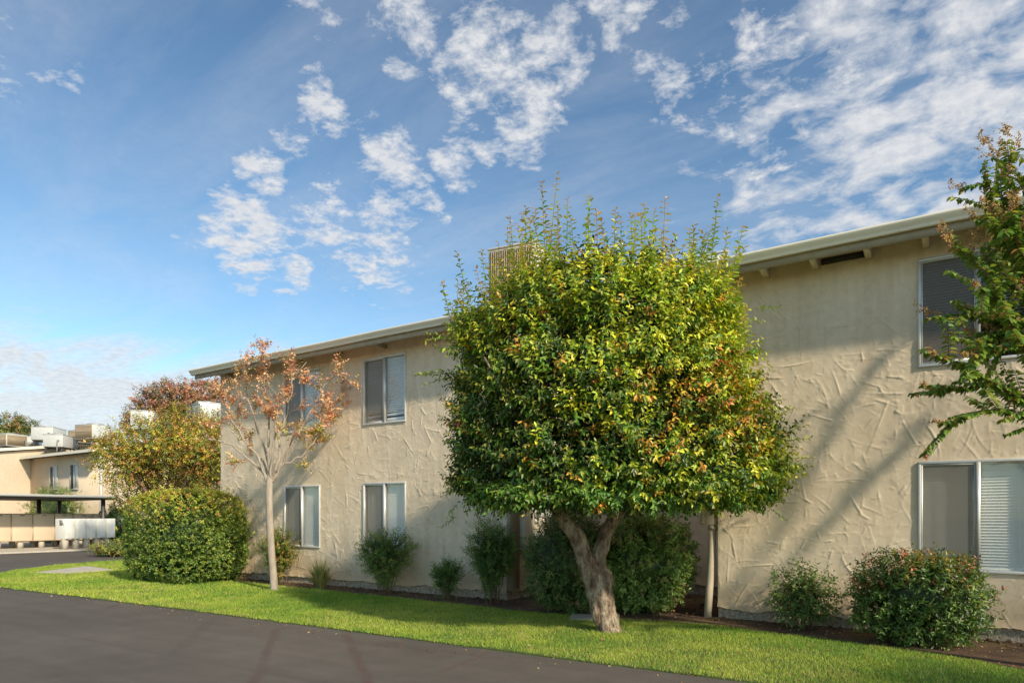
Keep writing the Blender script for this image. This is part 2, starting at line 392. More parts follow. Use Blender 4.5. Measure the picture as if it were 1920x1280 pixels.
def palette(cols, w, n, rs=None):
    rs = rs or rng; w = np.array(w, float); w /= w.sum()
    return np.array(cols)[rs.choice(len(cols), n, p=w)]
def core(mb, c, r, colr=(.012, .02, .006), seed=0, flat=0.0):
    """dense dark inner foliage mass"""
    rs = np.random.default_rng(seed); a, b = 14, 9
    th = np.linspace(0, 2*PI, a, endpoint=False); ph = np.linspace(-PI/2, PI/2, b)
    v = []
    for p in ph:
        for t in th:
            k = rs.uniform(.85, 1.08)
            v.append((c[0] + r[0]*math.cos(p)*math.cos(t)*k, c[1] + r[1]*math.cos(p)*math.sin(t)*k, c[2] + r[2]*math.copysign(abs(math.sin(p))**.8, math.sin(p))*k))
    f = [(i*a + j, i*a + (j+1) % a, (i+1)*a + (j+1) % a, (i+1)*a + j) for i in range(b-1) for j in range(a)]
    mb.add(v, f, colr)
def shrub(name, label, cat, c, rx, ry, z0, z1, n, L, W, cols, wts, k=8, e=2.6, Ls=.16, stems=6, topcols=None, dark=.45, group=None,
          lump=.10, coreк=.78, leafm='leaf', seed=0, droop=.2, hi=True, fuzz=.0, shape=None, stemr=.010, stemh=None, volume=.18):
    rs = np.random.default_rng(seed + 100)
    t = thing(name, label, cat, (c[0], c[1], 0), group)
    mb = MB(); ph = rs.uniform(0, 2*PI, n); s = rs.uniform(-1, 1, n)
    # superellipsoid shell
    u = np.arcsin(s); cu, su = np.abs(np.cos(u)), np.sin(u)
    dx, dy, dz = cu*np.cos(ph), cu*np.sin(ph), su
    rr = (np.abs(dx)**e + np.abs(dy)**e + np.abs(dz)**e) ** (-1/e)
    q = np.stack([ph * 2.2, s * 3 + 9], 1); lmp = 1 + lump * (vnoise(q, 1.4, seed) - .5) * 2 + lump * .6 * (vnoise(q, 4, seed + 1) - .5) * 2
    depth = 1 - np.abs(rs.exponential(volume, n)); depth = np.clip(depth, .35, 1) + (rs.random(n) < .06) * rs.uniform(0, .14 + fuzz, n)
    k_ = rr * lmp * depth
    hz = (z1 - z0) / 2; cz = (z1 + z0) / 2
    P = np.stack([dx * k_ * rx, dy * k_ * ry, dz * k_ * hz], 1)
    if shape is not None:
        sc_ = np.interp(P[:, 2] / hz, shape[0], shape[1]); P[:, 0] *= sc_; P[:, 1] *= sc_
    No = nrm(np.stack([P[:, 0] / rx**2, P[:, 1] / ry**2, P[:, 2] / hz**2], 1))
    P += np.array([c[0], c[1], cz])
    D = nrm(No + rs.normal(0, .45, (n, 3)) + np.array([0, 0, .35]))
    C = palette(cols, wts, n, rs)
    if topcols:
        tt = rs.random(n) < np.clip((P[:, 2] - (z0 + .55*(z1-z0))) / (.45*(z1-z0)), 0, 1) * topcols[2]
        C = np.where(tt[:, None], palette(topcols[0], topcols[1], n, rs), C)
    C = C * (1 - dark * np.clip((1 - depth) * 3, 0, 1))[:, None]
    P[:, 2] = np.maximum(P[:, 2], .05)
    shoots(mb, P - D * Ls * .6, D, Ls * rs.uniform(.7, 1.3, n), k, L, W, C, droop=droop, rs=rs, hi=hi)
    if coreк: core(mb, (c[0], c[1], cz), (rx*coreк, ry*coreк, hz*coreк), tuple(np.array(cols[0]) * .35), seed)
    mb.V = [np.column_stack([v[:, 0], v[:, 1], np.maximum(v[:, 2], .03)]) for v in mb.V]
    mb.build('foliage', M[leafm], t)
    for i in range(stems):
        a = rs.uniform(0, 2*PI); r0 = rs.uniform(.02, .30) * min(rx, .5); r1 = rs.uniform(.3, .75)
        sm = MB(); b0 = np.array([c[0] + math.cos(a)*r0, c[1] + math.sin(a)*r0, .01]); e1 = np.array([c[0] + math.cos(a)*rx*r1, c[1] + math.sin(a)*ry*r1, stemh or cz])
        mid = (b0 + e1) / 2 + np.array([*(rs.normal(0, .03, 2)), .05])
        sm.tube(spline([b0, mid, e1], 4), np.linspace(stemr, stemr*.5, 9), 5); sm.build('stem', M['twig'] if stemr < .02 else M['bark'], t, True)
    return t
G1 = [(.075, .135, .022), (.11, .19, .028), (.05, .09, .018), (.17, .22, .035)]
# ------------------------------------------------------------------ stucco wall (trowel-swept relief as real geometry)
def relief(xs, zs, seed, dens=15, amp=.011, k=1.0):
    rs = np.random.default_rng(seed); H = np.zeros((len(zs), len(xs)))
    x0, x1, z0, z1 = xs[0], xs[-1], zs[0], zs[-1]
    gx, gz = np.meshgrid(xs, zs); pts = np.stack([gx.ravel() + 50, gz.ravel() + 50], 1)
    H += (vnoise(pts, .9, seed) + vnoise(pts, 2.1, seed + 1) * .5).reshape(H.shape) * amp * .9
    for _ in range(int((x1 - x0) * (z1 - z0) * dens)):
        cx, cz = rs.uniform(x0, x1), rs.uniform(z0, z1)
        a = rs.choice([rs.normal(.55, .5), rs.normal(-.9, .5), rs.uniform(0, PI)]); L = rs.uniform(.12, .62); W = rs.uniform(.08, .30) * k; L *= k; cv = rs.normal(0, .4); rdg = rs.uniform(.15, 1.0) ** 1.4 * amp
        r = L * .7 + W
        i0, i1 = np.searchsorted(xs, cx - r), np.searchsorted(xs, cx + r); j0, j1 = np.searchsorted(zs, cz - r), np.searchsorted(zs, cz + r)
        if i1 - i0 < 3 or j1 - j0 < 3: continue
        X = gx[j0:j1, i0:i1] - cx; Z = gz[j0:j1, i0:i1] - cz
        u = X * math.cos(a) + Z * math.sin(a); v = -X * math.sin(a) + Z * math.cos(a) + cv * u * u
        eu = np.clip((L / 2 - u) / .04, 0, 1) * np.clip((L / 2 + u) / (L * .55), 0, 1) ** .8; t = np.clip(v / W + .5, 0, 1)
        prof = (t ** 1.5) * .38 * rdg + np.exp(-((v - W / 2 + .004) / .0065) ** 2) * rdg * .85
        prof = np.where((v > -W/2) & (v < W/2 + .03), prof, 0) * eu * np.clip((W / 2 + .014 - v) / .014, 0, 1)
        sub = H[j0:j1, i0:i1]; low = (v > -W/2) & (v < W/2) & (eu > 0)
        sub[low] = sub[low] * (1 - .6 * eu[low])
        H[j0:j1, i0:i1] = sub + prof
    return H
def stucco_wall(name, parent, x0, x1, z0, z1, fn, holes=(), seed=1, step=.016, dens=15, amp=.011, ragged=.035, taper=True, mat='stucco'):
    """fn(x, z, h) -> world points"""
    xs = np.unique(np.round(np.concatenate([np.linspace(x0, x1, int((x1-x0)/step)), *[[h[0], h[1]] for h in holes]]), 5))
    zs = np.unique(np.round(np.concatenate([np.linspace(z0, z1, int((z1-z0)/step)), *[[h[2], h[3]] for h in holes]]), 5))
    H = relief(xs, zs, seed, dens, amp); gx, gz = np.meshgrid(xs, zs)
    H += np.maximum(relief(xs, zs, seed + 60, dens * 2.2, amp * .55, .5) - amp * .3, 0)
    if taper: H *= np.clip(np.minimum(gx - x0, x1 - gx) / .03, 0, 1)
    for h in holes:
        d = np.maximum(np.maximum(h[0] - gx, gx - h[1]), np.maximum(h[2] - gz, gz - h[3])); H *= np.clip(d / .03, .0, 1)
    H += np.clip(1 - (gz - z0) / .16, 0, 1) ** 2 * .035
    Z = gz.copy()
    if ragged:
        q = np.stack([xs + 90, np.full(len(xs), 3.3)], 1); rg = (vnoise(q, 2.3, seed + 7) - .5) * 2 + (vnoise(q, 9, seed + 8) - .5) * .9 + (vnoise(q, 30, seed + 9) - .5) * .5
        Z += (rg * ragged)[None] * np.clip(1 - (gz - z0) / .12, 0, 1)
    V = fn(gx.ravel(), Z.ravel(), H.ravel())
    nx, nz = len(xs), len(zs); i = np.arange(nz-1)[:, None]*nx; j = np.arange(nx-1)[None]
    F = np.stack([i+j, i+j+1, i+nx+j+1, i+nx+j], -1)
    mx = (xs[1:] + xs[:-1]) / 2; mz = (zs[1:] + zs[:-1]) / 2; keep = np.ones((nz-1, nx-1), bool)
    for h in holes: keep &= ~((mx[None] > h[0]) & (mx[None] < h[1]) & (mz[:, None] > h[2]) & (mz[:, None] < h[3]))
    mb = MB(); mb.add(V, F[keep]); return mb.build(name, M[mat], parent, True)
WALL_Y = 10.0
def windows(parent, x0, x1, z0, z1, y=WALL_Y, style='low', slats=34):
    """sliding aluminium window set in the wall facing -y"""
    f = MB(); w = .035; yo, yi = y - .030, y + .05
    xm = (x0 + x1) / 2
    f.box(x0, yo, z1 - w, x1, yi, z1); f.box(x0, yo, z0, x1, yi, z0 + w)
    f.box(x0, yo, z0 + w, x0 + w*.8, yi, z1 - w); f.box(x1 - w*.8, yo, z0 + w, x1, yi, z1 - w)
    wn = f.build('window', M['alu'], parent); bevel(wn, .004)
    g = MB()
    g.box(xm - .016, yo - .006, z0 + w, xm + .03, yi - .01, z1 - w)
    for a, b in ((x0 + w*.8, xm - .016),):
        g.box(a, yo + .008, z0 + w, a + .02, yo + .03, z1 - w); g.box(b - .018, yo + .008, z0 + w, b, yo + .03, z1 - w)
        g.box(a + .02, yo + .008, z1 - w - .022, b - .018, yo + .03, z1 - w); g.box(a + .02, yo + .008, z0 + w, b - .018, yo + .03, z0 + w + .022)
    o = g.build('sash', M['alu'], wn)
    s = MB(); s.add([(x0+w*.8+.02, yo+.02, z0+w+.02), (xm-.034, yo+.02, z0+w+.02), (xm-.034, yo+.02, z1-w-.02), (x0+w*.8+.02, yo+.02, z1-w-.02)], [(0, 1, 2, 3)])
    s.build('insect_screen', M['screen'], wn)
    for a, b, yy in ((x0 + w*.8, xm - .016, y + .02), (xm + .03, x1 - w*.8, y + .005)):
        p = MB(); p.add([(a, yy, z0+w), (b, yy, z0+w), (b, yy, z1-w), (a, yy, z1-w)], [(0, 1, 2, 3)]); p.build('pane', M['glass'], wn)
    # jambs of the opening
    j = MB(); j.add([(x0, yi, z0), (x0, y+.16, z0), (x0, y+.16, z1), (x0, yi, z1)], [(0, 1, 2, 3)]); j.add([(x1, yi, z0), (x1, yi, z1), (x1, y+.16, z1), (x1, y+.16, z0)], [(0, 1, 2, 3)])
    j.add([(x0, yi, z0), (x1, yi, z0), (x1, y+.16, z0), (x0, y+.16, z0)], [(0, 1, 2, 3)]); j.add([(x0, yi, z1), (x0, y+.16, z1), (x1, y+.16, z1), (x1, yi, z1)], [(0, 1, 2, 3)])
    j.build('jamb', M['trim'], wn)
    bl = MB(); top, bot = z1 - w - .02, z0 + w + .01; rs = np.random.default_rng(int(x0 * 100) % 97 + int(z0 * 10)); a, b = x0 + .05, x1 - .05
    if style == 'broken': bot = z0 + .24
    if style == 'dark': bot = z0 + .42
    n = int((top - bot) / .036); th = R(62 if style != 'dark' else 40)
    bl.box(a, y + .052, top, b, y + .09, top + .03)
    def slat(z, tilt=0, a=a, b=b, sg=0):
        hw = .0215; dy, dz = math.cos(th)*hw, math.sin(th)*hw
        K = 6; X = np.linspace(a, b, K); zc = z + tilt * (X - (a+b)/2) - sg * (1 - ((X - (a+b)/2) / ((b-a)/2))**2)
        v = np.concatenate([np.stack([X, np.full(K, y+.07-dy), zc-dz], 1), np.stack([X, np.full(K, y+.07+dy), zc+dz], 1)])
        bl.add(v, [(q, q+1, K+q+1, K+q) for q in range(K-1)])
    for i in range(n): slat(top - .02 - i*.036, rs.normal(0, .0012), sg=rs.uniform(0, .002))
    if style == 'broken':
        for zz, tl in ((z0+.19, .03), (z0+.175, .02), (z0+.10, .012), (z0+.088, .01), (z0+.06, .03)): slat(zz, tl)
        slat(z0 + .14, .35, a, a + .16); slat(z0 + .17, -.5, a, a+.10)
    if style != 'dark': bl.box(a, y+.058, bot - .012, b, y+.08, bot + .006)
    for q in (.14, .86): bl.box(a + (b-a)*q - .002, y+.045, bot, a + (b-a)*q + .002, y+.049, top)
    bl.build('blind', M['blind_dark' if style == 'dark' else 'blind'], wn)
    rm = MB(); rm.box(x0 - .3, y + .9, z0 - .3, x1 + .3, y + .95, z1 + .25)
    if style == 'dark': rm.box(x0, y+.5, z0 + .40, x1, y+.52, z0 + .43, mi=0)
    rm.build('room_back', M['room'], wn)
    return wn
def bevel(o, w, seg=2):
    m = o.modifiers.new('bevel', 'BEVEL'); m.width = w; m.segments = seg; m.limit_method = 'ANGLE'
# ------------------------------------------------------------------ the apartment building
apt = thing('apartment_building', 'long tan stucco two storey apartment building with textured walls and cream eaves', 'building', (-8, 12, 0))
XL, XR1, XR2, XE = -15.35, -6.80, -3.06, 6.5
ZW = 5.03; Z0 = .17; YB = 19.0; YR = 12.7
LW = [(-12.90, -11.70), (-10.37, -9.20)]; RW = [(-.53, .70)]
ZL = (.82, 2.19); ZU = (3.37, 4.73)
holesL = [(a, b, *z) for a, b in LW for z in (ZL, ZU)]; holesR = [(a, b, *z) for a, b in RW for z in (ZL, ZU)] + [(3.2, 4.4, *ZL), (3.2, 4.4, *ZU)]
fY = lambda yy: (lambda x, z, h: np.stack([x, yy - h, z], 1))
stucco_wall('wall', apt, XL, XR1, Z0, ZW + .1, fY(10.0), holesL, 3, .0135, dens=70, amp=.0125)
stucco_wall('wall', apt, XR2, XE, Z0, ZW + .1, fY(10.0), holesR, 4, .0115, dens=66, amp=.0100)
stucco_wall('wall', apt, XR1 + .002, XR2 - .002, .22, ZW + .3, fY(YR), (), 5, .03, dens=12, amp=.013)
stucco_wall('wall', apt, 10.002, YR, Z0, ZW + .2, (lambda x, z, h: np.stack([XR1 + h, x, z], 1)), (), 6, .03)   # left return of the recess (faces +x)
def plain(a, b, z0, z1, ztop2=None):
    mb = MB(); mb.add([(a[0], a[1], z0), (b[0], b[1], z0), (b[0], b[1], ztop2 or z1), (a[0], a[1], z1)], [(0, 1, 2, 3)]); return mb.build('wall', M['stucco'], apt)
plain((XR2, YR), (XR2, 10.002), Z0, ZW + .3)
plain((XL, YB), (XL, 10.002), Z0, ZW + .9, ZW)
plain((XE, 10.002), (XE, YB), Z0, ZW, ZW + .9)
plain((XE, YB), (XL, YB), 0, ZW + .9)
ft = MB()
def foot(p, q, inn):
    n = 60; P = np.linspace(p, q, n); rs = np.random.default_rng(int(abs(p[0]*10)) + 3); d = np.array(inn); rows = []
    for z in (-.05, .03, .10, .16, .26): rows.append(np.column_stack([P + d * (.012 + rs.uniform(-.022, .012, (n, 1))), np.full(n, z)]))
    V = np.concatenate(rows); F = [(r*n+i, r*n+i+1, (r+1)*n+i+1, (r+1)*n+i) for r in range(4) for i in range(n-1)]; ft.add(V, F)
foot((XL, 10.0), (XR1, 10.0), (0, 1)); foot((XR2, 10.0), (XE, 10.0), (0, 1)); foot((XR1, YR), (XR2, YR), (0, 1)); foot((XR1, 10), (XR1, YR), (-1, 0)); foot((XL, 19), (XL, 10), (1, 0))
ft.build('footing', M['footing'], apt)
windows(apt, *LW[0], *ZL); windows(apt, *LW[1], *ZL); windows(apt, *LW[0], *ZU); windows(apt, *LW[1], *ZU, style='broken')
windows(apt, *RW[0], *ZL); windows(apt, *RW[0], *ZU, style='dark'); windows(apt, 3.2, 4.4, *ZL); windows(apt, 3.2, 4.4, *ZU)
# roof slabs, gutters, rafter tails
YF = 9.46
def roof_part(x0, x1, yf, zf, yb=YB + .4, slope=.10):
    mb = MB(); dz = (yb - yf) * slope; t = .13
    v = [(x0, yf, zf), (x1, yf, zf), (x1, yb, zf + dz), (x0, yb, zf + dz)]; v += [(a, b, c + t) for a, b, c in v]
    mb.add(v, [(0, 3, 2, 1), (4, 5, 6, 7), (0, 1, 5, 4), (1, 2, 6, 5), (2, 3, 7, 6), (3, 0, 4, 7)], mi=0)
    o = mb.build('roof', [M['soffit']], apt); o.data.materials.append(M['shingle']); o.data.polygons[1].material_index = 1; return o
def gutter(x0, x1, yf, zb, h=.122):
    """ogee fascia gutter running along x"""
    prof = [(0, 0), (-.055, 0), (-.062, .012), (-.058, .035), (-.075, .06), (-.098, .10), (-.108, .125), (-.110, .150), (-.098, .158), (-.092, .15), (-.05, .13), (0, .13)]
    n = len(prof); seg = 14; mb = MB(); xs = np.linspace(x0, x1, seg); rs = np.random.default_rng(5)
    V = [(x, yf + p[0], zb + p[1] * h / .155 + w) for x, w in zip(xs, rs.normal(0, .003, seg)) for p in prof]
    F = [(i*n + j, (i+1)*n + j, (i+1)*n + (j+1) % n, i*n + (j+1) % n) for i in range(seg-1) for j in range(n)]
    mb.add(V, F); mb.add(V[:n], [tuple(range(n))]); mb.add(V[-n:], [tuple(range(n))[::-1]])
    o = mb.build('gutter', M['trim'], apt); return o
roof_part(XL - .30, XR1 + .25, YF + .03, 4.955); gutter(XL - .36, XR1 + .28, YF + .028, 4.926)
roof_part(XR2 - .25, XE + .4, YF + .03, 4.955); gutter(XR2 - .30, XE + .42, YF + .028, 4.926)
roof_part(XR1 + .262, XR2 - .262, YR - .75, 5.06, slope=.12); gutter(XR1 + .262, XR2 - .262, YR - .752, 5.0)
# side canopy roof stub on the far left return
cn = MB(); cn.box(-17.2, 11.2, 5.0, XL - .31, 15.5, 5.16); cn.build('side_roof', M['trim'], apt)
fb = MB(); fb.box(XL - .28, YF + .032, 4.83, XR1 + .2, YF + .062, 4.95); fb.box(XR2 - .2, YF + .032, 4.83, XE + .3, YF + .062, 4.95); fb.build('fascia', M['soffit'], apt)
for x in np.arange(-2.4, 6.2, .64):
    mb = MB(); mb.add([(x, YF+.064, 4.90), (x+.07, YF+.064, 4.90), (x+.07, 10.02, 4.85), (x, 10.02, 4.85), (x, YF+.064, 4.953), (x+.07, YF+.064, 4.953), (x+.07, 10.02, 4.99), (x, 10.02, 4.99)],
           [(0, 3, 2, 1), (0, 1, 5, 4), (1, 2, 6, 5), (2, 3, 7, 6), (3, 0, 4, 7), (4, 5, 6, 7)]); mb.build('rafter_tail', M['trim'], apt)
for x in np.arange(-14.9, -6.9, 1.28):
    mb = MB(); mb.box(x, YF+.064, 4.88, x+.07, 10.02, 4.953); mb.build('rafter_tail', M['soffit'], apt)
vt = MB(); vt.box(-1.66, 9.983, 4.89, -1.13, 9.995, 4.975); vt.build('attic_vent', M['room'], apt)
# corner pilaster, meter cabinet and meters on the left return of the recess
pl = MB(); pl.box(XR1 + .003, 9.985, .2, XR1 + .10, 10.25, 4.9); pl.build('corner_board', M['pipe'], apt)
mp = MB(); mp.box(XR1 + .02, 10.28, .95, XR1 + .20, 10.55, 2.2); mp.box(XR1 + .02, 10.28, .90, XR1 + .24, 12.0, .94); mpo = mp.build('meter_cabinet', M['trim'], apt); bevel(mpo, .01)
mt = MB(); mt.box(XR1 + .02, 10.58, .96, XR1 + .14, 12.0, 2.25); pnl = mt.build('meter_panel', M['metal_beige'], apt)
for zi in (1.15, 1.55, 1.95):
    for yi in (10.74, 11.02, 11.32, 11.62):
        m_ = MB(); m_.tube([(XR1+.142, yi, zi), (XR1+.20, yi, zi)], .085, 16); m_.tube([(XR1+.201, yi, zi), (XR1+.27, yi, zi), (XR1+.285, yi, zi)], [.072, .068, .055], 16)
        m_.box(XR1+.142, yi-.05, zi-.17, XR1+.17, yi+.05, zi-.09); m_.build('electric_meter', M['metal_white'], pnl, True)
# conduit cabinet, pipe and lamp at the right corner of the recess
cb = MB(); cb.box(-3.33, 10.02, 1.38, -3.085, 10.20, 3.0); cb.box(-3.335, 10.012, 1.40, -3.27, 10.018, 2.98); cbo = cb.build('conduit_box', M['pipe'], apt); bevel(cbo, .008)
dp = MB(); dp.tube([(-3.16, 10.09, 1.379), (-3.172, 10.06, .9), (-3.19, 10.01, .4), (-3.205, 9.97, .0)], .055, 18); dp.tube([(-3.16, 10.09, 1.37), (-3.16, 10.089, 1.30)], .07, 18); dp.build('downpipe', M['pipe'], apt, True)
ml = MB(); ml.tube([(-3.62, YR - .01, 1.75), (-3.62, YR-.12, 1.75), (-3.62, YR-.16, 1.75)], [.10, .10, .06], 14); ml.box(-3.72, YR-.10, 1.45, -3.52, YR-.012, 1.66); ml.build('wall_meter', M['grey_metal'], apt)
# water spigot by the right wing
sp = MB(); s0 = at(1607, 1168, 8.62); sx_ = float(s0[0]); sp.tube([(sx_, 9.9, .0), (sx_, 9.9, .27)], .022, 10); sp.tube(spline([(sx_, 9.9, .25), (sx_, 9.9, .30), (sx_-.03, 9.89, .32), (sx_-.12, 9.87, .315), (sx_-.15, 9.86, .28)], 5), .018, 10); sp.tube([(sx_-.06, 9.89, .31), (sx_-.06, 9.89, .37)], .012, 8); sp.tube([(sx_-.06, 9.89, .37), (sx_-.06, 9.89, .382)], .035, 12)
sp.build('water_spigot', M['pipe'], apt, True)
# ------------------------------------------------------------------ big clipped tree
def main_tree():
    b0 = at(1140, 1186, 8.85); b0[2] = 0
    t = thing('clipped_tree', 'large bushy evergreen tree with round clipped crown and gnarled leaning trunk on the lawn', 'tree', tuple(b0))
    def q(X, Y, dd=0.0): return at(X, Y, 8.85 + dd)
    tr = MB()
    P = [q(1147, 1200), q(1142, 1184), q(1136, 1160), q(1130, 1138), q(1124, 1112), q(1114, 1085, -.03), q(1103, 1060, -.06), q(1093, 1035, -.1), q(1082, 1008, -.12), q(1064, 980, -.12), q(1040, 945, -.2), q(1010, 900, -.25)]
    rr = [.20, .165, .150, .158, .172, .150, .125, .108, .105, .098, .075, .05]
    sp_ = spline(P, 6); rad = np.interp(np.linspace(0, 1, len(sp_)), np.linspace(0, 1, len(rr)), rr)
    tr.tube(sp_, rad, 26, bump=.085, seed=2)
    P = [q(1128, 1115, .03), q(1134, 1085, .05), q(1121, 1056, .08), q(1128, 1028, .12), q(1137, 1000, .16), q(1152, 970, .2), q(1175, 930, .25), q(1200, 880, .3)]
    rr = [.10, .12, .10, .095, .09, .088, .07, .045]; sp_ = spline(P, 6); rad = np.interp(np.linspace(0, 1, len(sp_)), np.linspace(0, 1, len(rr)), rr)
    tr.tube(sp_, rad, 18, bump=.05, seed=3)
    for X, Y, r_ in ((1112, 1108, .085), (1138, 1122, .10), (1126, 1078, .07), (1138, 1096, .07), (1120, 1150, .08), (1150, 1168, .08)):
        p = q(X, Y, -.07); tr.tube([p - [0, 0, .18], p - [0, 0, .09], p, p + [0, 0, .10], p + [0, 0, .18]], [.01, r_*.75, r_, r_*.7, .01], 12, bump=.08, seed=int(X))
    # inner limbs
    for i in range(16):
        s = q(1010 if i % 2 else 1200, 900 if i % 2 else 880, .2 if i % 2 == 0 else -.2); a = rng.uniform(0, 2*PI); r = rng.uniform(.7, 1.5)
        e = np.array([s[0] + math.cos(a)*r, s[1] + math.sin(a)*r*.8, rng.uniform(2.4, 4.3)]); tr.tube(spline([s, (s+e)/2 + [0, 0, .12], e], 5), np.linspace(.045, .012, 11), 7)
    tr.build('trunk', M['bark'], t, True)
    # crown: lateral axis RV, view axis DV
    rs = np.random.default_rng(11); c = np.array([b0[0], b0[1], 0]) - RV*.05 - DV * .05
    mb = MB(); tw = MB()
    def radius(ph, z):
        cr = np.cos(ph); right = np.clip(cr, 0, 1); left = np.clip(-cr, 0, 1)
        Rr = np.interp(z, [1.55, 1.8, 2.1, 2.5, 3.0, 3.6, 4.2, 4.6, 5.0, 5.3], [1.6, 2.08, 2.16, 2.02, 1.78, 1.62, 1.52, 1.05, .2, .1])
        Rl = np.interp(z, [1.55, 1.8, 2.1, 2.5, 3.4, 4.0, 4.3, 4.6, 4.95, 5.3], [1.50, 1.74, 1.78, 1.82, 1.86, 1.80, 1.50, .90, .2, .1])
        Rm = np.interp(z, [1.55, 1.8, 2.1, 3.2, 4.0, 4.5, 5.0, 5.3], [1.3, 1.5, 1.58, 1.55, 1.42, 1.0, .3, .1])
        w = np.abs(cr) ** 1.6
        Rm = np.where(np.sin(ph) > 0, Rm * .80, Rm)
        return np.where(cr > 0, Rr, Rl) * w + Rm * (1 - w)
    n = 9500
    z = 1.62 + (4.58 - 1.62) * rs.random(n) ** 1.0; ph = rs.uniform(-PI, PI, n)
    keep = rs.random(n) < radius(ph, z) / 2.3 + .1; z, ph = z[keep], ph[keep]; n = len(z)
    qq = np.stack([ph * 2.5 + 20, z * 1.6], 1)
    lm = 1 + .10 * (vnoise(qq, 1.2, 21) - .5) * 2 + .14 * (vnoise(qq, 3.2, 22) - .5) * 2
    dep = rs.exponential(.11, n); Rz = radius(ph, z) * lm - dep
    lat = np.cos(ph) * Rz; dp_ = np.sin(ph) * Rz
    P = c + lat[:, None]*RV + dp_[:, None]*DV; P[:, 2] = z
    out = nrm(np.cos(ph)[:, None]*RV + np.sin(ph)[:, None]*DV + np.column_stack([np.zeros(n), np.zeros(n), np.interp(z, [1.6, 2.2, 3.5, 4.3, 5.0], [-.5, 0, .12, .6, 1.6])]))
    D = nrm(out + rs.normal(0, .38, (n, 3)) + [0, 0, .32])
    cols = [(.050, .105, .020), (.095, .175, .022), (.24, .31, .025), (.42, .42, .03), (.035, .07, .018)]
    wy = np.clip((lat + 1.6) / 3.0, 0, 1) * .75 + np.clip((z - 2.4) / 1.8, 0, 1) * .65 - .05  # sunlight painted into leaf colour: yellower right and top, dark green left
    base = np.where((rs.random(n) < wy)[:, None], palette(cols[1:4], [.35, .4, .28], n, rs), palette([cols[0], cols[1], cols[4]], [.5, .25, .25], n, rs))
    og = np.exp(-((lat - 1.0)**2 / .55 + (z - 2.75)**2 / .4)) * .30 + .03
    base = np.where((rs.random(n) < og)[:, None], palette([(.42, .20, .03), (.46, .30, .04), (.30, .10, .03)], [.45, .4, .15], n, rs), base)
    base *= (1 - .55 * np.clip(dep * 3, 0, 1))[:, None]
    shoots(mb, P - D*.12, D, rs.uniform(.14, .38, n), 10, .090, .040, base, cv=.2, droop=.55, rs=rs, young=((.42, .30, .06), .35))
    # deep inner fill
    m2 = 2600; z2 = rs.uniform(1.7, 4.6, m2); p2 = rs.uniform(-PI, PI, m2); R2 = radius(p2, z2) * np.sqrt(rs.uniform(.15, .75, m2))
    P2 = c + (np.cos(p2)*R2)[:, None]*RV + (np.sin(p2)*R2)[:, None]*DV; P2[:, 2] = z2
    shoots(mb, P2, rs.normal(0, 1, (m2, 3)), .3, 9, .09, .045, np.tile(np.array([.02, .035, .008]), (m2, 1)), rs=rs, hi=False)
    # upright whips on the top and a few loose sprays
    W = []
    for i in range(330):
        if i % 9 == 0: a9 = rs.uniform(-1, 1); h9 = rs.uniform(.5, 1.25)
        a = a9 + rs.normal(0, .05); l = a * 1.6; dd = rs.uniform(-1.15, 1.0) * math.sqrt(max(0, 1 - (l/1.95)**2))
        zt = np.interp(abs(l), [0, .9, 1.4, 1.75], [4.40, 4.35, 4.15, 3.95]); W.append((l, dd, zt - .25, rs.normal(l*.16, .16), rs.normal(0, .14), (.25 + .75 * rs.random() ** 1.3) * h9 * (1.0 if abs(l) < 1.4 else .7)))
    for X, Y0, Y1, dx in ((960, 560, 398, -12), (1010, 520, 366, -6), (1018, 500, 338, 14), (1052, 500, 372, 2), (1145, 500, 378, 6), (1175, 480, 408, -6), (1240, 500, 402, 10), (1310, 520, 386, 18), (1340, 540, 446, 36), (905, 590, 452, -14), (845, 600, 522, 4), (838, 610, 535, -34), (1100, 500, 395, -8), (1200, 500, 405, 12), (1085, 480, 385, 8), (1280, 520, 415, 8), (930, 560, 430, -8), (945, 560, 412, -4), (975, 540, 392, 0), (990, 540, 384, 3), (1035, 520, 360, 4), (1160, 500, 392, 3), (1190, 500, 398, -3), (1325, 530, 400, 14), (1300, 530, 412, 6), (920, 575, 470, -10)):
        p0 = at(X, Y0, 8.7); l = (X - 1140)/1280*8.7 + .1
        for rr_ in range(2): W.append((l + rr_ * rs.normal(0, .12), -.1 + rs.uniform(-.5, .5), p0[2], dx/150. + rr_ * rs.normal(0, .1), rs.normal(0, .08), (Y0 - Y1)/(140. + 50 * rr_)))
    for l, dd, zz, sx, sy, Lw in W:
        p0 = c + l*RV + dd*DV; p0[2] = zz; d = nrm(RV*sx + DV*sy + np.array([0, 0, 1.0]))
        k = int(Lw * 34) + 5; cc = palette([(.15, .26, .03), (.26, .36, .035), (.38, .40, .05), (.42, .33, .05)], [.3, .4, .2, .1], 1, rs)
        shoots(mb, p0[None], d[None], Lw, k, .098, .042, cc, cv=.12, droop=.45, rs=rs, twig=tw, bend=rs.uniform(-.05, .12), young=((.50, .24, .10), .8))
    S = []
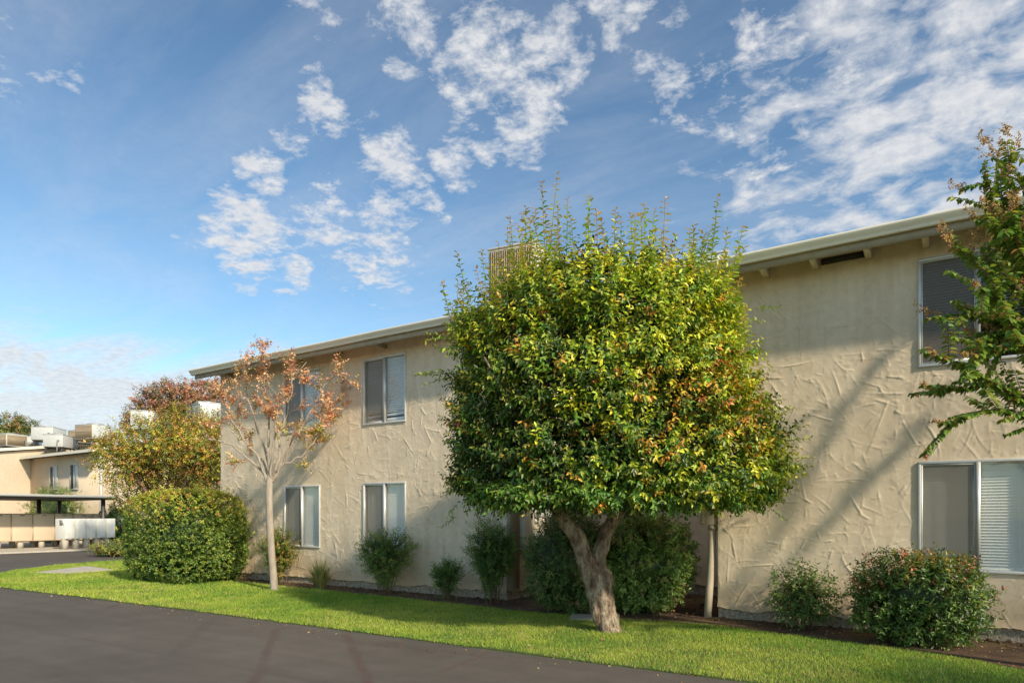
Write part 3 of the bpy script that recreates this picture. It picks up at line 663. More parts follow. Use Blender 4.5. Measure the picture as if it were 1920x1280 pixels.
    for X, Y, dx, dz, Lw in ((845, 700, -1, .05, .35), (850, 625, -1, .15, .35), (850, 905, -1, -.25, .25), (1400, 590, 1, .1, .3), (1440, 830, 1, .7, .5), (1420, 790, 1, .5, .45), (1450, 870, 1, .35, .45), (1440, 905, 1, .15, .4), (1400, 860, 1, .3, .5), (1440, 930, .8, -.3, .25), (1380, 760, .8, .5, .3), (1465, 890, 1, .2, .3), (855, 940, -.8, -.4, .2), (1240, 940, .2, -1, .2), (1150, 935, 0, -1, .15)):
        for _ in range(3 if Lw > .3 else 2):
            p0 = at(X + rs.normal(0, 10), Y + rs.normal(0, 10), 8.85 + rs.uniform(-.4, .3)); d = nrm(RV*dx + np.array([0, 0, dz]) + rs.normal(0, .2, 3))
            shoots(mb, p0[None], d[None], Lw*1.1, int(Lw*30)+5, .075, .034, palette([(.14, .24, .03), (.24, .32, .04)], [1, 1], 1, rs), cv=.15, droop=.35, rs=rs, twig=tw, bend=.15, young=((.40, .25, .08), .5))
    # flat clipped underside
    m3 = 1500; p3 = rs.uniform(-PI, PI, m3); R3 = radius(p3, np.full(m3, 1.95)) * np.sqrt(rs.random(m3)) * .97; z3 = 1.72 + rs.exponential(.10, m3) + .10*(vnoise(np.stack([p3*3+9, R3*3], 1), 1.5, 4) - .5)
    P3 = c + (np.cos(p3)*R3)[:, None]*RV + (np.sin(p3)*R3)[:, None]*DV; P3[:, 2] = z3
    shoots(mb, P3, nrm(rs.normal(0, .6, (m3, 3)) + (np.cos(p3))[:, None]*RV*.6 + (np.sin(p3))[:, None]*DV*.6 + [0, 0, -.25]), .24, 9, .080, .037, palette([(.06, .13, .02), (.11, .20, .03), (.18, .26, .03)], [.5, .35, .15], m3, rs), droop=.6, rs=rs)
    o3 = mb.n
    for v_, f_, c_, m_ in zip(tw.V, tw.F, tw.C, tw.M): mb.V.append(v_); mb.F.append(f_ + o3); mb.C.append(c_); mb.M.append(m_ + 1)
    mb.n += tw.n
    mb.build('crown', [M['leaf'], M['twig']], t)
main_tree()
# ------------------------------------------------------------------ small crape myrtle
def grow(mb, ends, p, d, L, r, lev, rs, up=.25, split=3, spread=.42, maxlev=4, shrink=.74, tilt=None):
    n = 5; pts = [p]; dd = d.copy()
    for i in range(n):
        dd = nrm(dd + rs.normal(0, .07, 3) + np.array([0, 0, up * .12])); pts.append(pts[-1] + dd * L / n)
    mb.tube(pts, np.linspace(r, r * .68, n + 1), 9 if lev < 2 else 5, cap=lev == maxlev)
    if lev >= maxlev - 1:
        for k in range(2, n + 1): ends.append((pts[k], dd, lev))
    if lev == maxlev: return
    k = split if lev < 2 else (2 if rs.random() < .6 else 3); a0 = rs.uniform(0, 2*PI)
    ref = nrm(np.cross(dd, [.2, .5, .3])); ref2 = np.cross(dd, ref)
    for i in range(k):
        a = a0 + i * 2*PI/k + rs.normal(0, .3); s = spread * rs.uniform(.6, 1.3)
        nd = nrm(dd + s * (math.cos(a)*ref + math.sin(a)*ref2) + [0, 0, up * .3]); grow(mb, ends, pts[-1], nd, L*shrink*rs.uniform(.8, 1.2), r*.64, lev+1, rs, up, split, spread, maxlev, shrink)
def small_tree():
    rs = np.random.default_rng(31); b0 = at(513, 1108, 13.75); b0[2] = 0
    t = thing('ornamental_tree', 'slender bare-branched tree with sparse copper orange leaves and smooth pale trunk', 'tree', tuple(b0))
    mb = MB(); ends = []
    q = lambda X, Y, dd=0: at(X, Y, 13.75 + dd)
    P = [q(514, 1112), q(514, 1100), q(511, 1060), q(507, 1000), q(505, 950), q(505, 915), q(506, 885)]; sp_ = spline(P, 6)
    mb.tube(sp_, np.interp(np.linspace(0, 1, len(sp_)), [0, .1, .3, .8, .9, 1], [.12, .085, .072, .066, .066, .03]), 16, bump=.03, seed=4)
    limbs = [([(505, 912), (488, 880), (455, 850), (420, 828), (392, 822), (382, 812)], -.1, .045), ([(505, 905), (520, 880), (560, 858), (583, 835), (600, 812), (612, 790)], .1, .042),
             ([(503, 905), (478, 850), (452, 815), (430, 775), (420, 730)], -.5, .042), ([(505, 900), (500, 850), (478, 790), (460, 730), (455, 690)], .3, .045), ([(506, 900), (503, 840), (505, 780), (495, 720), (500, 685)], -.3, .05),
             ([(507, 905), (522, 860), (530, 800), (545, 740), (548, 690)], .4, .045), ([(508, 905), (530, 870), (560, 810), (590, 760), (615, 715), (640, 700)], -.2, .042), ([(505, 905), (510, 850), (518, 790), (525, 730), (575, 680)], -.6, .04), ([(505, 905), (495, 870), (470, 840), (450, 790), (440, 740)], .7, .04), ([(505, 905), (530, 860), (565, 800), (620, 760), (650, 730)], .5, .035)]
    for L_, dd, r in limbs:
        pts = spline([q(X, Y, dd * i / (len(L_)-1)) for i, (X, Y) in enumerate(L_)], 5); pts[1:] += rs.normal(0, .012, pts[1:].shape)
        mb.tube(pts, np.linspace(r*.62, .006, len(pts)), 8)
        for i in range(7, len(pts)):
            if rs.random() < .5:
                d = nrm(nrm(pts[i] - pts[i-1]) + rs.normal(0, .5, 3) + [0, 0, .2]); grow(mb, ends, pts[i], d, rs.uniform(.13, .27), .006, 3, rs, .3, 2, .6, 4, .8)
        ends.append((pts[-1], nrm(pts[-1]-pts[-2]), 4))
    mb.build('trunk', M['bark_pale'], t, True)
    P = np.array([e[0] for e in ends]); D = np.array([e[1] for e in ends]); n = len(P)
    idx = rs.choice(n, int(n*.80), replace=False); P, D = P[idx], D[idx]; n = len(P)
    C = palette([(.52, .29, .16), (.60, .38, .24), (.40, .19, .12), (.46, .34, .16), (.28, .25, .10)], [.35, .28, .15, .15, .07], n, rs)
    low = P[:, 2] < 3.3; C[low & (rs.random(n) < .5)] = (.40, .36, .08)
    f = MB(); shoots(f, P, nrm(D + rs.normal(0, .5, (n, 3))), .20, 8, .064, .040, C, cv=.2, droop=.5, rs=rs)
    f.build('foliage', M['leaf_dull'], t)
small_tree()
# ------------------------------------------------------------------ right crape myrtle reaching in from the right
def right_tree():
    rs = np.random.default_rng(41); D0 = 6.3; b0 = at(2090, 1262, D0); b0[2] = 0
    t = thing('crape_myrtle', 'crape myrtle with long leafy arching branches and rusty seed heads over the right window', 'tree', tuple(b0))
    q = lambda X, Y, dd=0: at(X, Y, D0 + dd); mb = MB(); f = MB(); s = MB()
    tk = spline([q(2090, 1275), q(2080, 1150), q(2060, 980), q(2050, 850)], 6); mb.tube(tk, np.linspace(.09, .06, len(tk)), 12, bump=.04)
    limbs = [([(2050, 860), (2000, 700), (1950, 560), (1885, 450), (1862, 390), (1845, 300)], 0, 1), ([(2050, 850), (2020, 700), (1980, 540), (1925, 420), (1905, 350), (1908, 292)], .3, 1), ([(2045, 880), (1990, 760), (1930, 650), (1885, 560), (1840, 490), (1812, 462)], -.2, 1),
             ([(2050, 880), (1985, 790), (1930, 755), (1880, 720), (1820, 690), (1765, 664)], -.3, 0), ([(2050, 900), (1980, 800), (1920, 745), (1860, 722), (1800, 722), (1752, 727)], .1, 0), ([(2050, 930), (1990, 850), (1940, 800), (1890, 775), (1830, 785), (1778, 798)], -.1, 0),
             ([(2040, 800), (1980, 690), (1920, 620), (1860, 590), (1810, 575), (1775, 574)], .2, 1), ([(2040, 820), (1990, 720), (1940, 650), (1900, 640), (1850, 650), (1825, 660)], -.4, 0), ([(2040, 800), (1990, 650), (1950, 540), (1915, 480), (1890, 440), (1870, 420)], -.3, 1),
             ([(2030, 760), (1985, 620), (1940, 560), (1900, 530), (1870, 500), (1850, 480)], .4, 1), ([(2050, 850), (2010, 700), (1970, 500), (1950, 400), (1945, 330), (1950, 290)], 0, 1), ([(2030, 760), (1975, 640), (1915, 600), (1880, 600), (1850, 620), (1838, 640)], .5, 0),
             ([(2050, 860), (2100, 700), (2120, 560), (2130, 430), (2140, 330)], 0, 1), ([(2050, 860), (2120, 720), (2200, 600), (2240, 500), (2260, 420)], .3, 1), ([(2050, 860), (2060, 700), (2040, 560), (2020, 430), (2010, 320)], -.5, 1), ([(2050, 860), (2120, 760), (2220, 700), (2300, 650), (2350, 610)], -.5, 0), ([(2050, 860), (2080, 700), (2100, 560), (2080, 430), (2070, 320)], .8, 1)]
    base_ = [limbs[i] for i in (0, 1, 2, 6, 8, 9, 10, 11)]
    for L_, dd, sd in base_:
        for _ in range(1):
            ox, oy, kx = rs.normal(22, 14), rs.normal(12, 22), rs.uniform(.7, 1.0); end = L_[-1]
            limbs.append(([(X + ox * i / 5 + (1 - kx) * max(0, 1950 - X) * .8, Y + oy * i / 5 + (1 - kx) * 70 * i / 5) for i, (X, Y) in enumerate(L_)], dd + rs.normal(0, .35), sd if rs.random() < .5 else 0))
    for L_, dd, seed in limbs:
        pts = spline([q(X, Y, dd * i / (len(L_)-1)) for i, (X, Y) in enumerate(L_)], 7); pts[2:] += np.cumsum(rs.normal(0, .006, pts[2:].shape), 0)
        m = len(pts); mb.tube(pts, np.linspace(.026, .004, m), 6)
        seg = np.linalg.norm(np.diff(pts, axis=0), axis=1); cum = np.concatenate([[0], np.cumsum(seg)]); tot = cum[-1]
        def leafy(pts, cum, tot, s0, step, sz):
            ss = np.arange(s0, tot, step); P = np.stack([np.interp(ss, cum, pts[:, k]) for k in range(3)], 1); P2 = np.stack([np.interp(ss + .02, cum, pts[:, k]) for k in range(3)], 1)
            T = nrm(P2 - P + 1e-6); side = nrm(np.cross(T, [0, 0, 1.0])); rot = (np.arange(len(ss)) % 2)[:, None]
            for sg in (-1, 1):
                Dl = nrm(side*sg + T*.35 + np.array([0, 0, -.35]) + rs.normal(0, .22, P.shape)); Nn = nrm(np.array([0, 0, 1.0]) + rs.normal(0, .3, P.shape))
                C = palette([(.08, .15, .025), (.12, .19, .03), (.20, .24, .04), (.30, .24, .05), (.30, .13, .05)], [.42, .33, .18, .05, .02], len(P), rs) * rs.uniform(.75, 1.25, (len(P), 1))
                leaves(f, P, Dl, Nn, sz * rs.uniform(.75, 1.15, len(P)), sz*.55, C, fold=.15, curl=.3)
        leafy(pts, cum, tot, tot*.32, .024, .078)
        for i in range(int(m*.3), m-2, 2):
            d = nrm(nrm(pts[i+1]-pts[i]) + rs.normal(0, .45, 3) + [0, 0, .15]); Ls = rs.uniform(.15, .42)
            tp = pts[i] + d * np.linspace(0, 1, 6)[:, None] * Ls; tp[:, 2] -= .1 * Ls * np.linspace(0, 1, 6)**2; mb.tube(tp, np.linspace(.005, .002, 6), 4)
            sg = np.concatenate([[0], np.cumsum(np.linalg.norm(np.diff(tp, axis=0), axis=1))]); leafy(tp, sg, sg[-1], .02, .026, .070)
            if seed and rs.random() < .5: heads(s, tp[-1], d, rs, .16) if False else panicle(s, mb, tp[-1], d, rs, .15)
        if seed: panicle(s, mb, pts[-1], nrm(pts[-1]-pts[-3]), rs, .26)
        else: panicle(s, mb, pts[-1], nrm(pts[-1]-pts[-3]), rs, .10)
    mb.build('trunk', M['twig'], t, True); f.build('foliage', M['leaf'], t); s.build('seed_heads', M['leaf_dull'], t)
def panicle(s, tw, p, d, rs, L):
    n = int(60 * L / .2); d = nrm(d + np.array([0, 0, .4]))
    for i in range(int(9*L/.2)+3):
        t0 = p + d * rs.uniform(0, L); e = t0 + nrm(rs.normal(0, 1, 3) + d) * L * .38 * rs.uniform(.4, 1); tw.tube([t0, e], [.002, .001], 3, cap=False)
        k = 7; P = t0 + (e - t0) * rs.uniform(.3, 1, (k, 1)) + rs.normal(0, .010, (k, 3))
        C = palette([(.40, .25, .11), (.30, .14, .08), (.46, .36, .12), (.16, .09, .06)], [.35, .15, .35, .15], k, rs)
        leaves(s, P, rs.normal(0, 1, (k, 3)), rs.normal(0, 1, (k, 3)), .014, .012, C, curl=0, fold=.5); leaves(s, P, rs.normal(0, 1, (k, 3)), rs.normal(0, 1, (k, 3)), .014, .012, C, curl=0, fold=.5)
right_tree()
# ------------------------------------------------------------------ shrubs by the wall
shrub('round_shrub', 'dark fine leaved round shrub left of the leaning trunk', 'shrub', tuple((EYE + (DV + (1066-CX)/FPX*RV)*10.65)[:2]), .66, .68, .03, 1.52, 2300, .050, .024,
      [(.06, .11, .03), (.08, .145, .04), (.14, .18, .05), (.18, .12, .06)], [.45, .35, .12, .08], k=9, e=2.4, seed=3, coreк=.82, lump=.07, stems=4, stemr=.015, volume=.12, dark=.3)
shrub('round_shrub', 'glossy round shrub with larger leaves coloured sunlit right of the leaning trunk', 'shrub', tuple((EYE + (DV + (1200-CX)/FPX*RV)*10.7)[:2]), .80, .80, .03, 1.52, 2100, .070, .036,
      [(.10, .17, .04), (.15, .23, .055), (.23, .29, .08), (.27, .22, .09)], [.35, .35, .2, .1], k=9, e=2.4, seed=4, coreк=.82, lump=.07, stems=4, stemr=.015, volume=.12, dark=.3)  # paler palette puts the sun on this ball into its leaf colour
shrub('low_shrub', 'small open green shrub with bare lower twigs by the spigot', 'shrub', tuple(at(1507, 1180, 9.0)[:2]), .46, .36, .08, .86, 520, .054, .029,
      [(.09, .15, .04), (.13, .20, .05), (.19, .27, .07)], [.4, .4, .2], k=8, e=2.2, seed=5, coreк=.0, lump=.22, stems=14, stemr=.008, volume=.35, fuzz=.15)
shrub('red_tipped_shrub', 'dense shrub with red tipped leaves under the lower right window', 'shrub', (-.50, 9.22), .68, .48, .04, 1.08, 1600, .066, .027,
      [(.055, .105, .022), (.085, .15, .03), (.14, .19, .035), (.05, .08, .02)], [.35, .3, .2, .15], k=8, e=3.0, seed=6, coreк=.66, lump=.12, stems=8, stemr=.014,
      topcols=([(.34, .11, .05), (.26, .20, .04), (.42, .17, .09)], [.25, .5, .25], .38), volume=.20, fuzz=.05)
def nandina(label, X, yb, h, r, seed, cols, wts, dens=1.0):
    d = DV + (X - CX)/FPX*RV; k = yb / d[1]; c = EYE + d*k
    return shrub('nandina', label, 'shrub', (c[0], c[1]), r, r*.8, h*.16, h, int(900*dens), .050, .021, cols, wts, k=12, e=2.1, seed=seed, coreк=.35, lump=.28, Ls=.2,
                 stems=16, stemr=.009, volume=.38, fuzz=.28, droop=.15, leafm='leaf_dull', shape=([-1, -.6, 0, .6, 1], [.45, .65, .95, 1.05, 1.0]), hi=False, dark=.6)
ng = [(.10, .19, .055), (.15, .25, .06), (.22, .31, .07), (.30, .32, .08)]
nandina('tall dark green nandina shrub beside the meter recess', 921, 9.5, 1.42, .47, 1, ng, [.5, .3, .15, .0], 1.5)
nandina('small low dark nandina shrub left of the tall nandina', 838, 9.5, .74, .30, 2, ng, [.5, .35, .15, .0], .6)
nandina('open nandina shrub below the second lower window with thin reddish stems', 722, 9.45, 1.27, .58, 3, ng, [.25, .35, .3, .1], 1.35)
nandina('yellowing nandina shrub directly behind the slender pale trunk', 520, 9.5, 1.22, .46, 4, [(.10, .17, .03), (.20, .24, .04), (.40, .28, .06), (.45, .30, .12)], [.35, .35, .15, .15], 1.2)
def strap_plant():
    rs = np.random.default_rng(9); d = DV + (601 - CX)/FPX*RV; c = EYE + d*(9.42/d[1]); t = thing('strap_leaf_plant', 'spiky clump of green and straw strap leaves against the wall', 'plant', (c[0], c[1], 0)); mb = MB()
    for i in range(330):
        a = rs.uniform(0, 2*PI); L = rs.uniform(.45, .85); ln = rs.uniform(.15, 1.15); w = rs.uniform(.007, .013); K = 6; u = np.linspace(0, 1, K)
        r = .08 * rs.random() + ln * L * .75 * u**1.3; z = L * (u - .35 * ln * u**2.4) * (1.05 - .3*ln); x = c[0] + np.cos(a)*r; y = c[1] + np.sin(a)*r*.6
        s = np.array([-math.sin(a), math.cos(a), 0]) * w; ww = (1 - u**2)[:, None] + .05; P = np.stack([x, y, np.maximum(z, .02)], 1)
        cc = palette([(.13, .19, .05), (.22, .26, .07), (.42, .36, .18), (.34, .24, .12)], [.35, .3, .2, .15] if ln < .7 else [.15, .15, .35, .35], 1, rs)[0]
        mb.add(np.concatenate([P - s*ww, P + s*ww]), [(q, q+1, K+q+1, K+q) for q in range(K-1)], cc)
    mb.build('foliage', M['leaf_dull'], t)
strap_plant()
def weed(X, Y, lab):
    rs = np.random.default_rng(int(X)); p = at(X, Y, 1920/(Y-968.)); p[2] = 0; t = thing('seedling', lab, 'plant', tuple(p)); mb = MB()
    n = 14; P = p + rs.normal(0, .04, (n, 3)) * [1, 1, 0]; D = nrm(rs.normal(0, .35, (n, 3)) + [0, 0, 1.]); shoots(mb, P, D, .28, 7, .05, .014, palette([(.26, .28, .08), (.36, .30, .14)], [1, 1], n, rs), rs=rs); mb.build('foliage', M['leaf_dull'], t)
weed(452, 1088, 'thin pale seedling in the bare soil right of the big hedge')
# big clipped hedge at the building corner
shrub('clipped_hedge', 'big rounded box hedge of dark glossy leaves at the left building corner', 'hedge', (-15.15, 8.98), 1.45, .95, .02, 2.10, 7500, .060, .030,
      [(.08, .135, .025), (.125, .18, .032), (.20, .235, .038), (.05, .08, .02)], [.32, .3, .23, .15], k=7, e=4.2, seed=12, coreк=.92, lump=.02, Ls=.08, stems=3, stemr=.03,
      topcols=([(.26, .30, .04), (.36, .30, .05), (.34, .18, .06)], [.55, .33, .12], .95), volume=.035)  # brighter top leaves: light on the hedge top put into colour
# ground cover island across the side road
shrub('ground_cover', 'low mound of yellow green ground cover with pale flowers beside the side road', 'ground cover', tuple((at(225, 1040, 26.0))[:2]), 1.25, .9, .0, .62, 700, .07, .04,
      [(.16, .20, .04), (.26, .24, .05), (.30, .16, .06)], [.5, .35, .15], k=7, e=2.4, seed=13, coreк=.8, stems=0, topcols=([(.30, .34, .08), (.55, .40, .40)], [.8, .2], .6), hi=False)
shrub('dark_shrub', 'tall dark shrub behind the carport end', 'shrub', tuple(at(222, 1000, 33.5)[:2]), .95, .8, .0, 2.1, 700, .10, .05, [(.03, .06, .018), (.05, .09, .02)], [1, 1], k=7, seed=14, coreк=.8, stems=2, hi=False)
shrub('long_shrub', 'wide light green shrub between carport and far apartment wall', 'shrub', tuple(at(100, 1000, 37.5)[:2]), 2.7, .8, .0, 3.15, 1500, .12, .05, [(.15, .21, .05), (.20, .26, .07), (.10, .15, .03)], [.4, .35, .25], k=7, seed=15, coreк=.75, stems=3, hi=False, lump=.12, fuzz=.2)
# ------------------------------------------------------------------ distant trees
def far_tree(name, label, c, blobs, n, L, W, cols, wts, seed, trunkr=.18, k=8, hi=False, zf=1.5, leafm='leaf_dull'):
    rs = np.random.default_rng(seed); t = thing(name, label, 'tree', (c[0], c[1], 0)); mb = MB(); tr = MB()
    vol = np.array([b[3]**2 for b in blobs]); pk = rs.choice(len(blobs), n, p=vol/vol.sum()); B = np.array(blobs)[pk]
    d = nrm(rs.normal(0, 1, (n, 3))); r = rs.random(n) ** .28 * (1 + .12*rs.normal(0, 1, n))
    P = B[:, :3] + d * (r * B[:, 3])[:, None] * [1, 1, .85]
    g = vnoise(np.stack([P[:, 0]*.8 + P[:, 2]*.5 + 40, P[:, 2] + 20 + P[:, 1]*.4], 1), 1.1, seed); keep = g > .2; P, d, r = P[keep], d[keep], r[keep]; n = len(P)
    C = palette(cols, wts, n, rs) * (.55 + .5*r)[:, None] * (.75 + .5*vnoise(P[:, [0, 2]] + 50, .9, seed+1))[:, None]
    shoots(mb, P, nrm(d + rs.normal(0, .4, (n, 3)) + [0, 0, .4]), .34, k, L, W, C, cv=.2, rs=rs, hi=hi)
    base = np.array([c[0], c[1], 0.0]); fork = base + [0, 0, zf]
    tr.tube([base, (base+fork)/2 + [.03, .02, 0], fork], [trunkr*1.2, trunkr, trunkr*.9], 10)
    for b in blobs:
        e = np.array(b[:3]); tr.tube(spline([fork, (fork+e)/2 + [0, 0, -.1], e], 5), np.linspace(trunkr*.6, trunkr*.15, 11), 6)
        for _ in range(4): e2 = e + nrm(rs.normal(0, 1, 3)) * b[3]*.8; tr.tube([e*.6+fork*.4, e, e2], [trunkr*.2, trunkr*.14, .01], 5)
    mb.build('crown', M[leafm], t); tr.build('trunk', M['twig'], t, True)
def blobset(L_): return [(*at(X, Y, d), r) for X, Y, d, r in L_]
far_tree('autumn_tree', 'bushy yellow and orange autumn tree between hedge and carport', at(310, 1000, 27)[:2],
         blobset([(235, 860, 26.5, 1.15), (290, 830, 27, 1.35), (345, 810, 27, 1.2), (375, 850, 26.8, 1.3), (320, 865, 27.5, 1.2), (255, 925, 28.5, .9), (310, 925, 28.5, 1.0), (375, 925, 29, .9), (390, 870, 28, .9), (260, 880, 27.6, .7), (400, 820, 27.5, 1.1), (215, 840, 26.8, .7), (430, 860, 28, 1.3)]), 6500, .11, .06,
         [(.46, .26, .06), (.40, .36, .05), (.20, .23, .04), (.10, .15, .03), (.38, .19, .08)], [.20, .26, .28, .18, .08], 51)
far_tree('red_leaved_tree', 'tall russet red tree rising behind the far rooftop units', at(320, 980, 46)[:2],
         blobset([(270, 775, 46, 1.1), (300, 755, 46, 1.5), (335, 750, 46, 1.6), (375, 745, 47, 1.4), (405, 755, 47, 1.6), (440, 760, 47, 1.6), (330, 790, 46, 1.8), (385, 790, 46, 1.8), (255, 795, 46, .8)]), 4200, .19, .11,
         [(.32, .16, .11), (.38, .22, .13), (.20, .15, .08), (.12, .13, .06), (.26, .11, .09)], [.32, .22, .2, .16, .1], 52, zf=3.5, trunkr=.25)
far_tree('green_gold_tree', 'tree with green and gold clumps behind the far left rooftop', at(32, 960, 55)[:2],
         blobset([(20, 800, 55, 1.1), (12, 815, 55, .9), (50, 800, 55, .75), (48, 820, 55, .9), (-12, 830, 55, .8)]), 1000, .2, .10, [(.12, .17, .05), (.22, .24, .06), (.36, .22, .10), (.08, .10, .03)], [.35, .3, .2, .15], 53, zf=4)
# trees standing right of the view: they throw the dappled shade on wall, lawn and drive
far_tree('shade_tree', 'broad leafy shade tree on the lawn beyond the right edge of the view', (9.5, 7.7), [(9.5, 7.7, 5.0, 1.2), (8.8, 7.0, 6.0, 1.0), (10.5, 8.0, 6.3, 1.1), (9.2, 8.3, 4.2, .8), (11.5, 7.2, 5.3, 1.0)], 800, .10, .06, G1, [.4, .3, .2, .1], 54, zf=2.2, trunkr=.10)
far_tree('street_tree', 'slim leafy tree by the drive beyond the right edge of the view', (7.0, 5.0), [(7.0, 5.0, 4.0, 1.1), (7.6, 4.2, 4.8, 1.0), (6.5, 5.6, 3.1, .7)], 900, .10, .06, G1, [.4, .3, .2, .1], 55, zf=2.0, trunkr=.07)
# ------------------------------------------------------------------ rooftop air conditioners
def ac_unit(label, loc, w=1.5, d=1.1, h=.85, stand=.35, rz=0, coil='grille', body='metal_white', grille_side=('f', 'r'), group='air conditioners on the roofs', piped=True):
    t = thing('rooftop_air_conditioner', label, 'air conditioner', (0, 0, 0), group)
    c = MB(); c.box(-w/2, -d/2, stand, w/2, d/2, stand + h); c.box(-w/2 - .02, -d/2 - .02, stand + h, w/2 + .02, d/2 + .02, stand + h + .04); co = c.build('cabinet', M[body], t); bevel(co, .02)
    for sd in grille_side:
        g = MB(); ln = w if sd == 'f' else d
        n = int(ln / .055)
        for i in range(n):
            u = -ln/2 + .06 + (ln - .12) * (i + .5) / n
            if sd == 'f': g.box(u - .012, -d/2 - .03, stand + .06, u + .012, -d/2 - .004, stand + h - .06)
            if sd == 'r': g.box(w/2 + .004, u - .012, stand + .06, w/2 + .03, u + .012, stand + h - .06)
            if sd == 'l': g.box(-w/2 - .03, u - .012, stand + .06, -w/2 - .004, u + .012, stand + h - .06)
        z1, z2 = stand + .04, stand + h - .04
        if sd == 'f': g.box(-w/2 + .03, -d/2 - .0035, z1, w/2 - .03, -d/2 - .001, z2); g.box(-w/2 + .03, -d/2 - .034, (z1+z2)/2 - .01, w/2 - .03, -d/2 - .031, (z1+z2)/2 + .01)
        if sd == 'r': g.box(w/2 + .001, -d/2 + .03, z1, w/2 + .0035, d/2 - .03, z2)
        if sd == 'l': g.box(-w/2 - .0035, -d/2 + .03, z1, -w/2 - .001, d/2 - .03, z2)
        g.build('coil_grille', M[coil], t)
    f = MB(); f.tube([(w*.1, 0, stand + h + .042), (w*.1, 0, stand + h + .10)], min(w, d)*.36, 20); f.build('fan_guard', M['grey_metal'], t, True)
    s = MB()
    for x in (-w/2 + .08, w/2 - .12):
        for y in (-d/2 + .08, d/2 - .12): s.box(x, y, -.25, x + .05, y + .05, stand - .062)
    s.box(-w/2, -d/2 + .05, stand - .06, w/2, -d/2 + .12, stand - .003); s.box(-w/2, d/2 - .12, stand - .06, w/2, d/2 - .05, stand - .003); s.build('stand', M['dark_metal'], t)
    if piped:
        p = MB(); p.tube(spline([(w/2 - .1, d/2 - .2, stand + h*.5), (w/2 + .18, d/2 - .2, stand + h*.5), (w/2 + .22, d/2 - .2, stand + .1), (w/2 + .22, d/2 - .2, -.2)], 5), .03, 8); p.build('conduit', M['grey_metal'], t, True)
    t.location = loc; t.rotation_euler = (0, 0, rz); return t
def roof_at(X, Y, depth): return tuple(at(X, Y, depth))
# far building roof (placed on its slope), near wing roof and recess roof
ac_unit('tan louvred rooftop unit raised highest on a stand above the far roof', roof_at(176, 838, 41), w=1.5, d=1.3, h=.85, stand=.42, rz=R(12), grille_side=('f', 'l'))
ac_unit('small brown unit half hidden behind the highest tan rooftop unit', roof_at(150, 838, 43), w=1.0, d=.9, h=.75, stand=.25, rz=R(10))
ac_unit('white rooftop unit with pale louvred end left of the roof middle', roof_at(92, 834, 44), w=1.6, d=1.3, h=.80, stand=.25, rz=R(-50), grille_side=('f',), coil='metal_beige')
ac_unit('low white unit with grey louvred end in front on the far roof slope', roof_at(112, 843, 41), w=1.5, d=1.1, h=.70, stand=.12, rz=R(-50), grille_side=('f',), coil='grey_metal')
ac_unit('leftmost tan louvred rooftop unit above the left gable', roof_at(18, 846, 43), w=1.6, d=1.2, h=.72, stand=.28, rz=R(8))
ac_unit('white unit next to the leftmost tan rooftop unit', roof_at(56, 842, 45), w=1.3, d=1.2, h=.62, stand=.12, rz=R(-30), grille_side=('r',), coil='metal_white')
ac_unit('white rooftop unit with grey louvred end rising behind the autumn tree', roof_at(272, 815, 37), w=1.7, d=1.1, h=.95, stand=.22, rz=R(-38), grille_side=('l', 'f'), coil='grey_metal')
ac_unit('white rooftop unit beside a guard rail left of the slender tree', roof_at(388, 800, 31), w=1.3, d=1.0, h=.80, stand=.20, rz=R(-20), grille_side=('l',), coil='grey_metal')
ac_unit('tall tan louvred rooftop unit showing over the left shoulder of the clipped tree', (-7.75, 11.9, 5.30), w=1.05, d=.9, h=1.20, stand=.45, rz=R(8), grille_side=('f', 'l'), body='metal_beige')
ac_unit('white rooftop unit showing above the right shoulder of the clipped tree', (-4.60, 14.3, 5.45), w=.95, d=.9, h=1.05, stand=.35, rz=R(5), grille_side=('l',), coil='grey_metal')
ac_unit('rooftop unit mostly hidden behind the top of the clipped tree', (-5.95, 14.0, 5.42), w=1.0, d=.9, h=1.0, stand=.45, rz=R(0), grille_side=('f',))
gr = thing('roof_guard_rail', 'grey metal guard rail on the roof left of the slender tree', 'railing', roof_at(362, 800, 30)); g0 = np.array(gr.location)
g = MB()
for i in range(9): g.box(g0[0] - .45 + i*.11, g0[1], g0[2], g0[0] - .43 + i*.11, g0[1] + .02, g0[2] + .95)
g.build('baluster', M['grey_metal'], gr); g = MB(); g.box(g0[0] - .5, g0[1] - .005, g0[2] + .951, g0[0] + .5, g0[1] + .03, g0[2] + .99); g.box(g0[0] - .5, g0[1] - .028, g0[2] + .42, g0[0] + .5, g0[1] - .003, g0[2] + .46); g.box(g0[0]-.5, g0[1]-.03, g0[2]-1.2, g0[0]-.46, g0[1]+.03, g0[2]+.95); g.box(g0[0]+.47, g0[1]-.03, g0[2]-1.2, g0[0]+.51, g0[1]+.03, g0[2]+.95); g.build('rail', M['grey_metal'], gr)
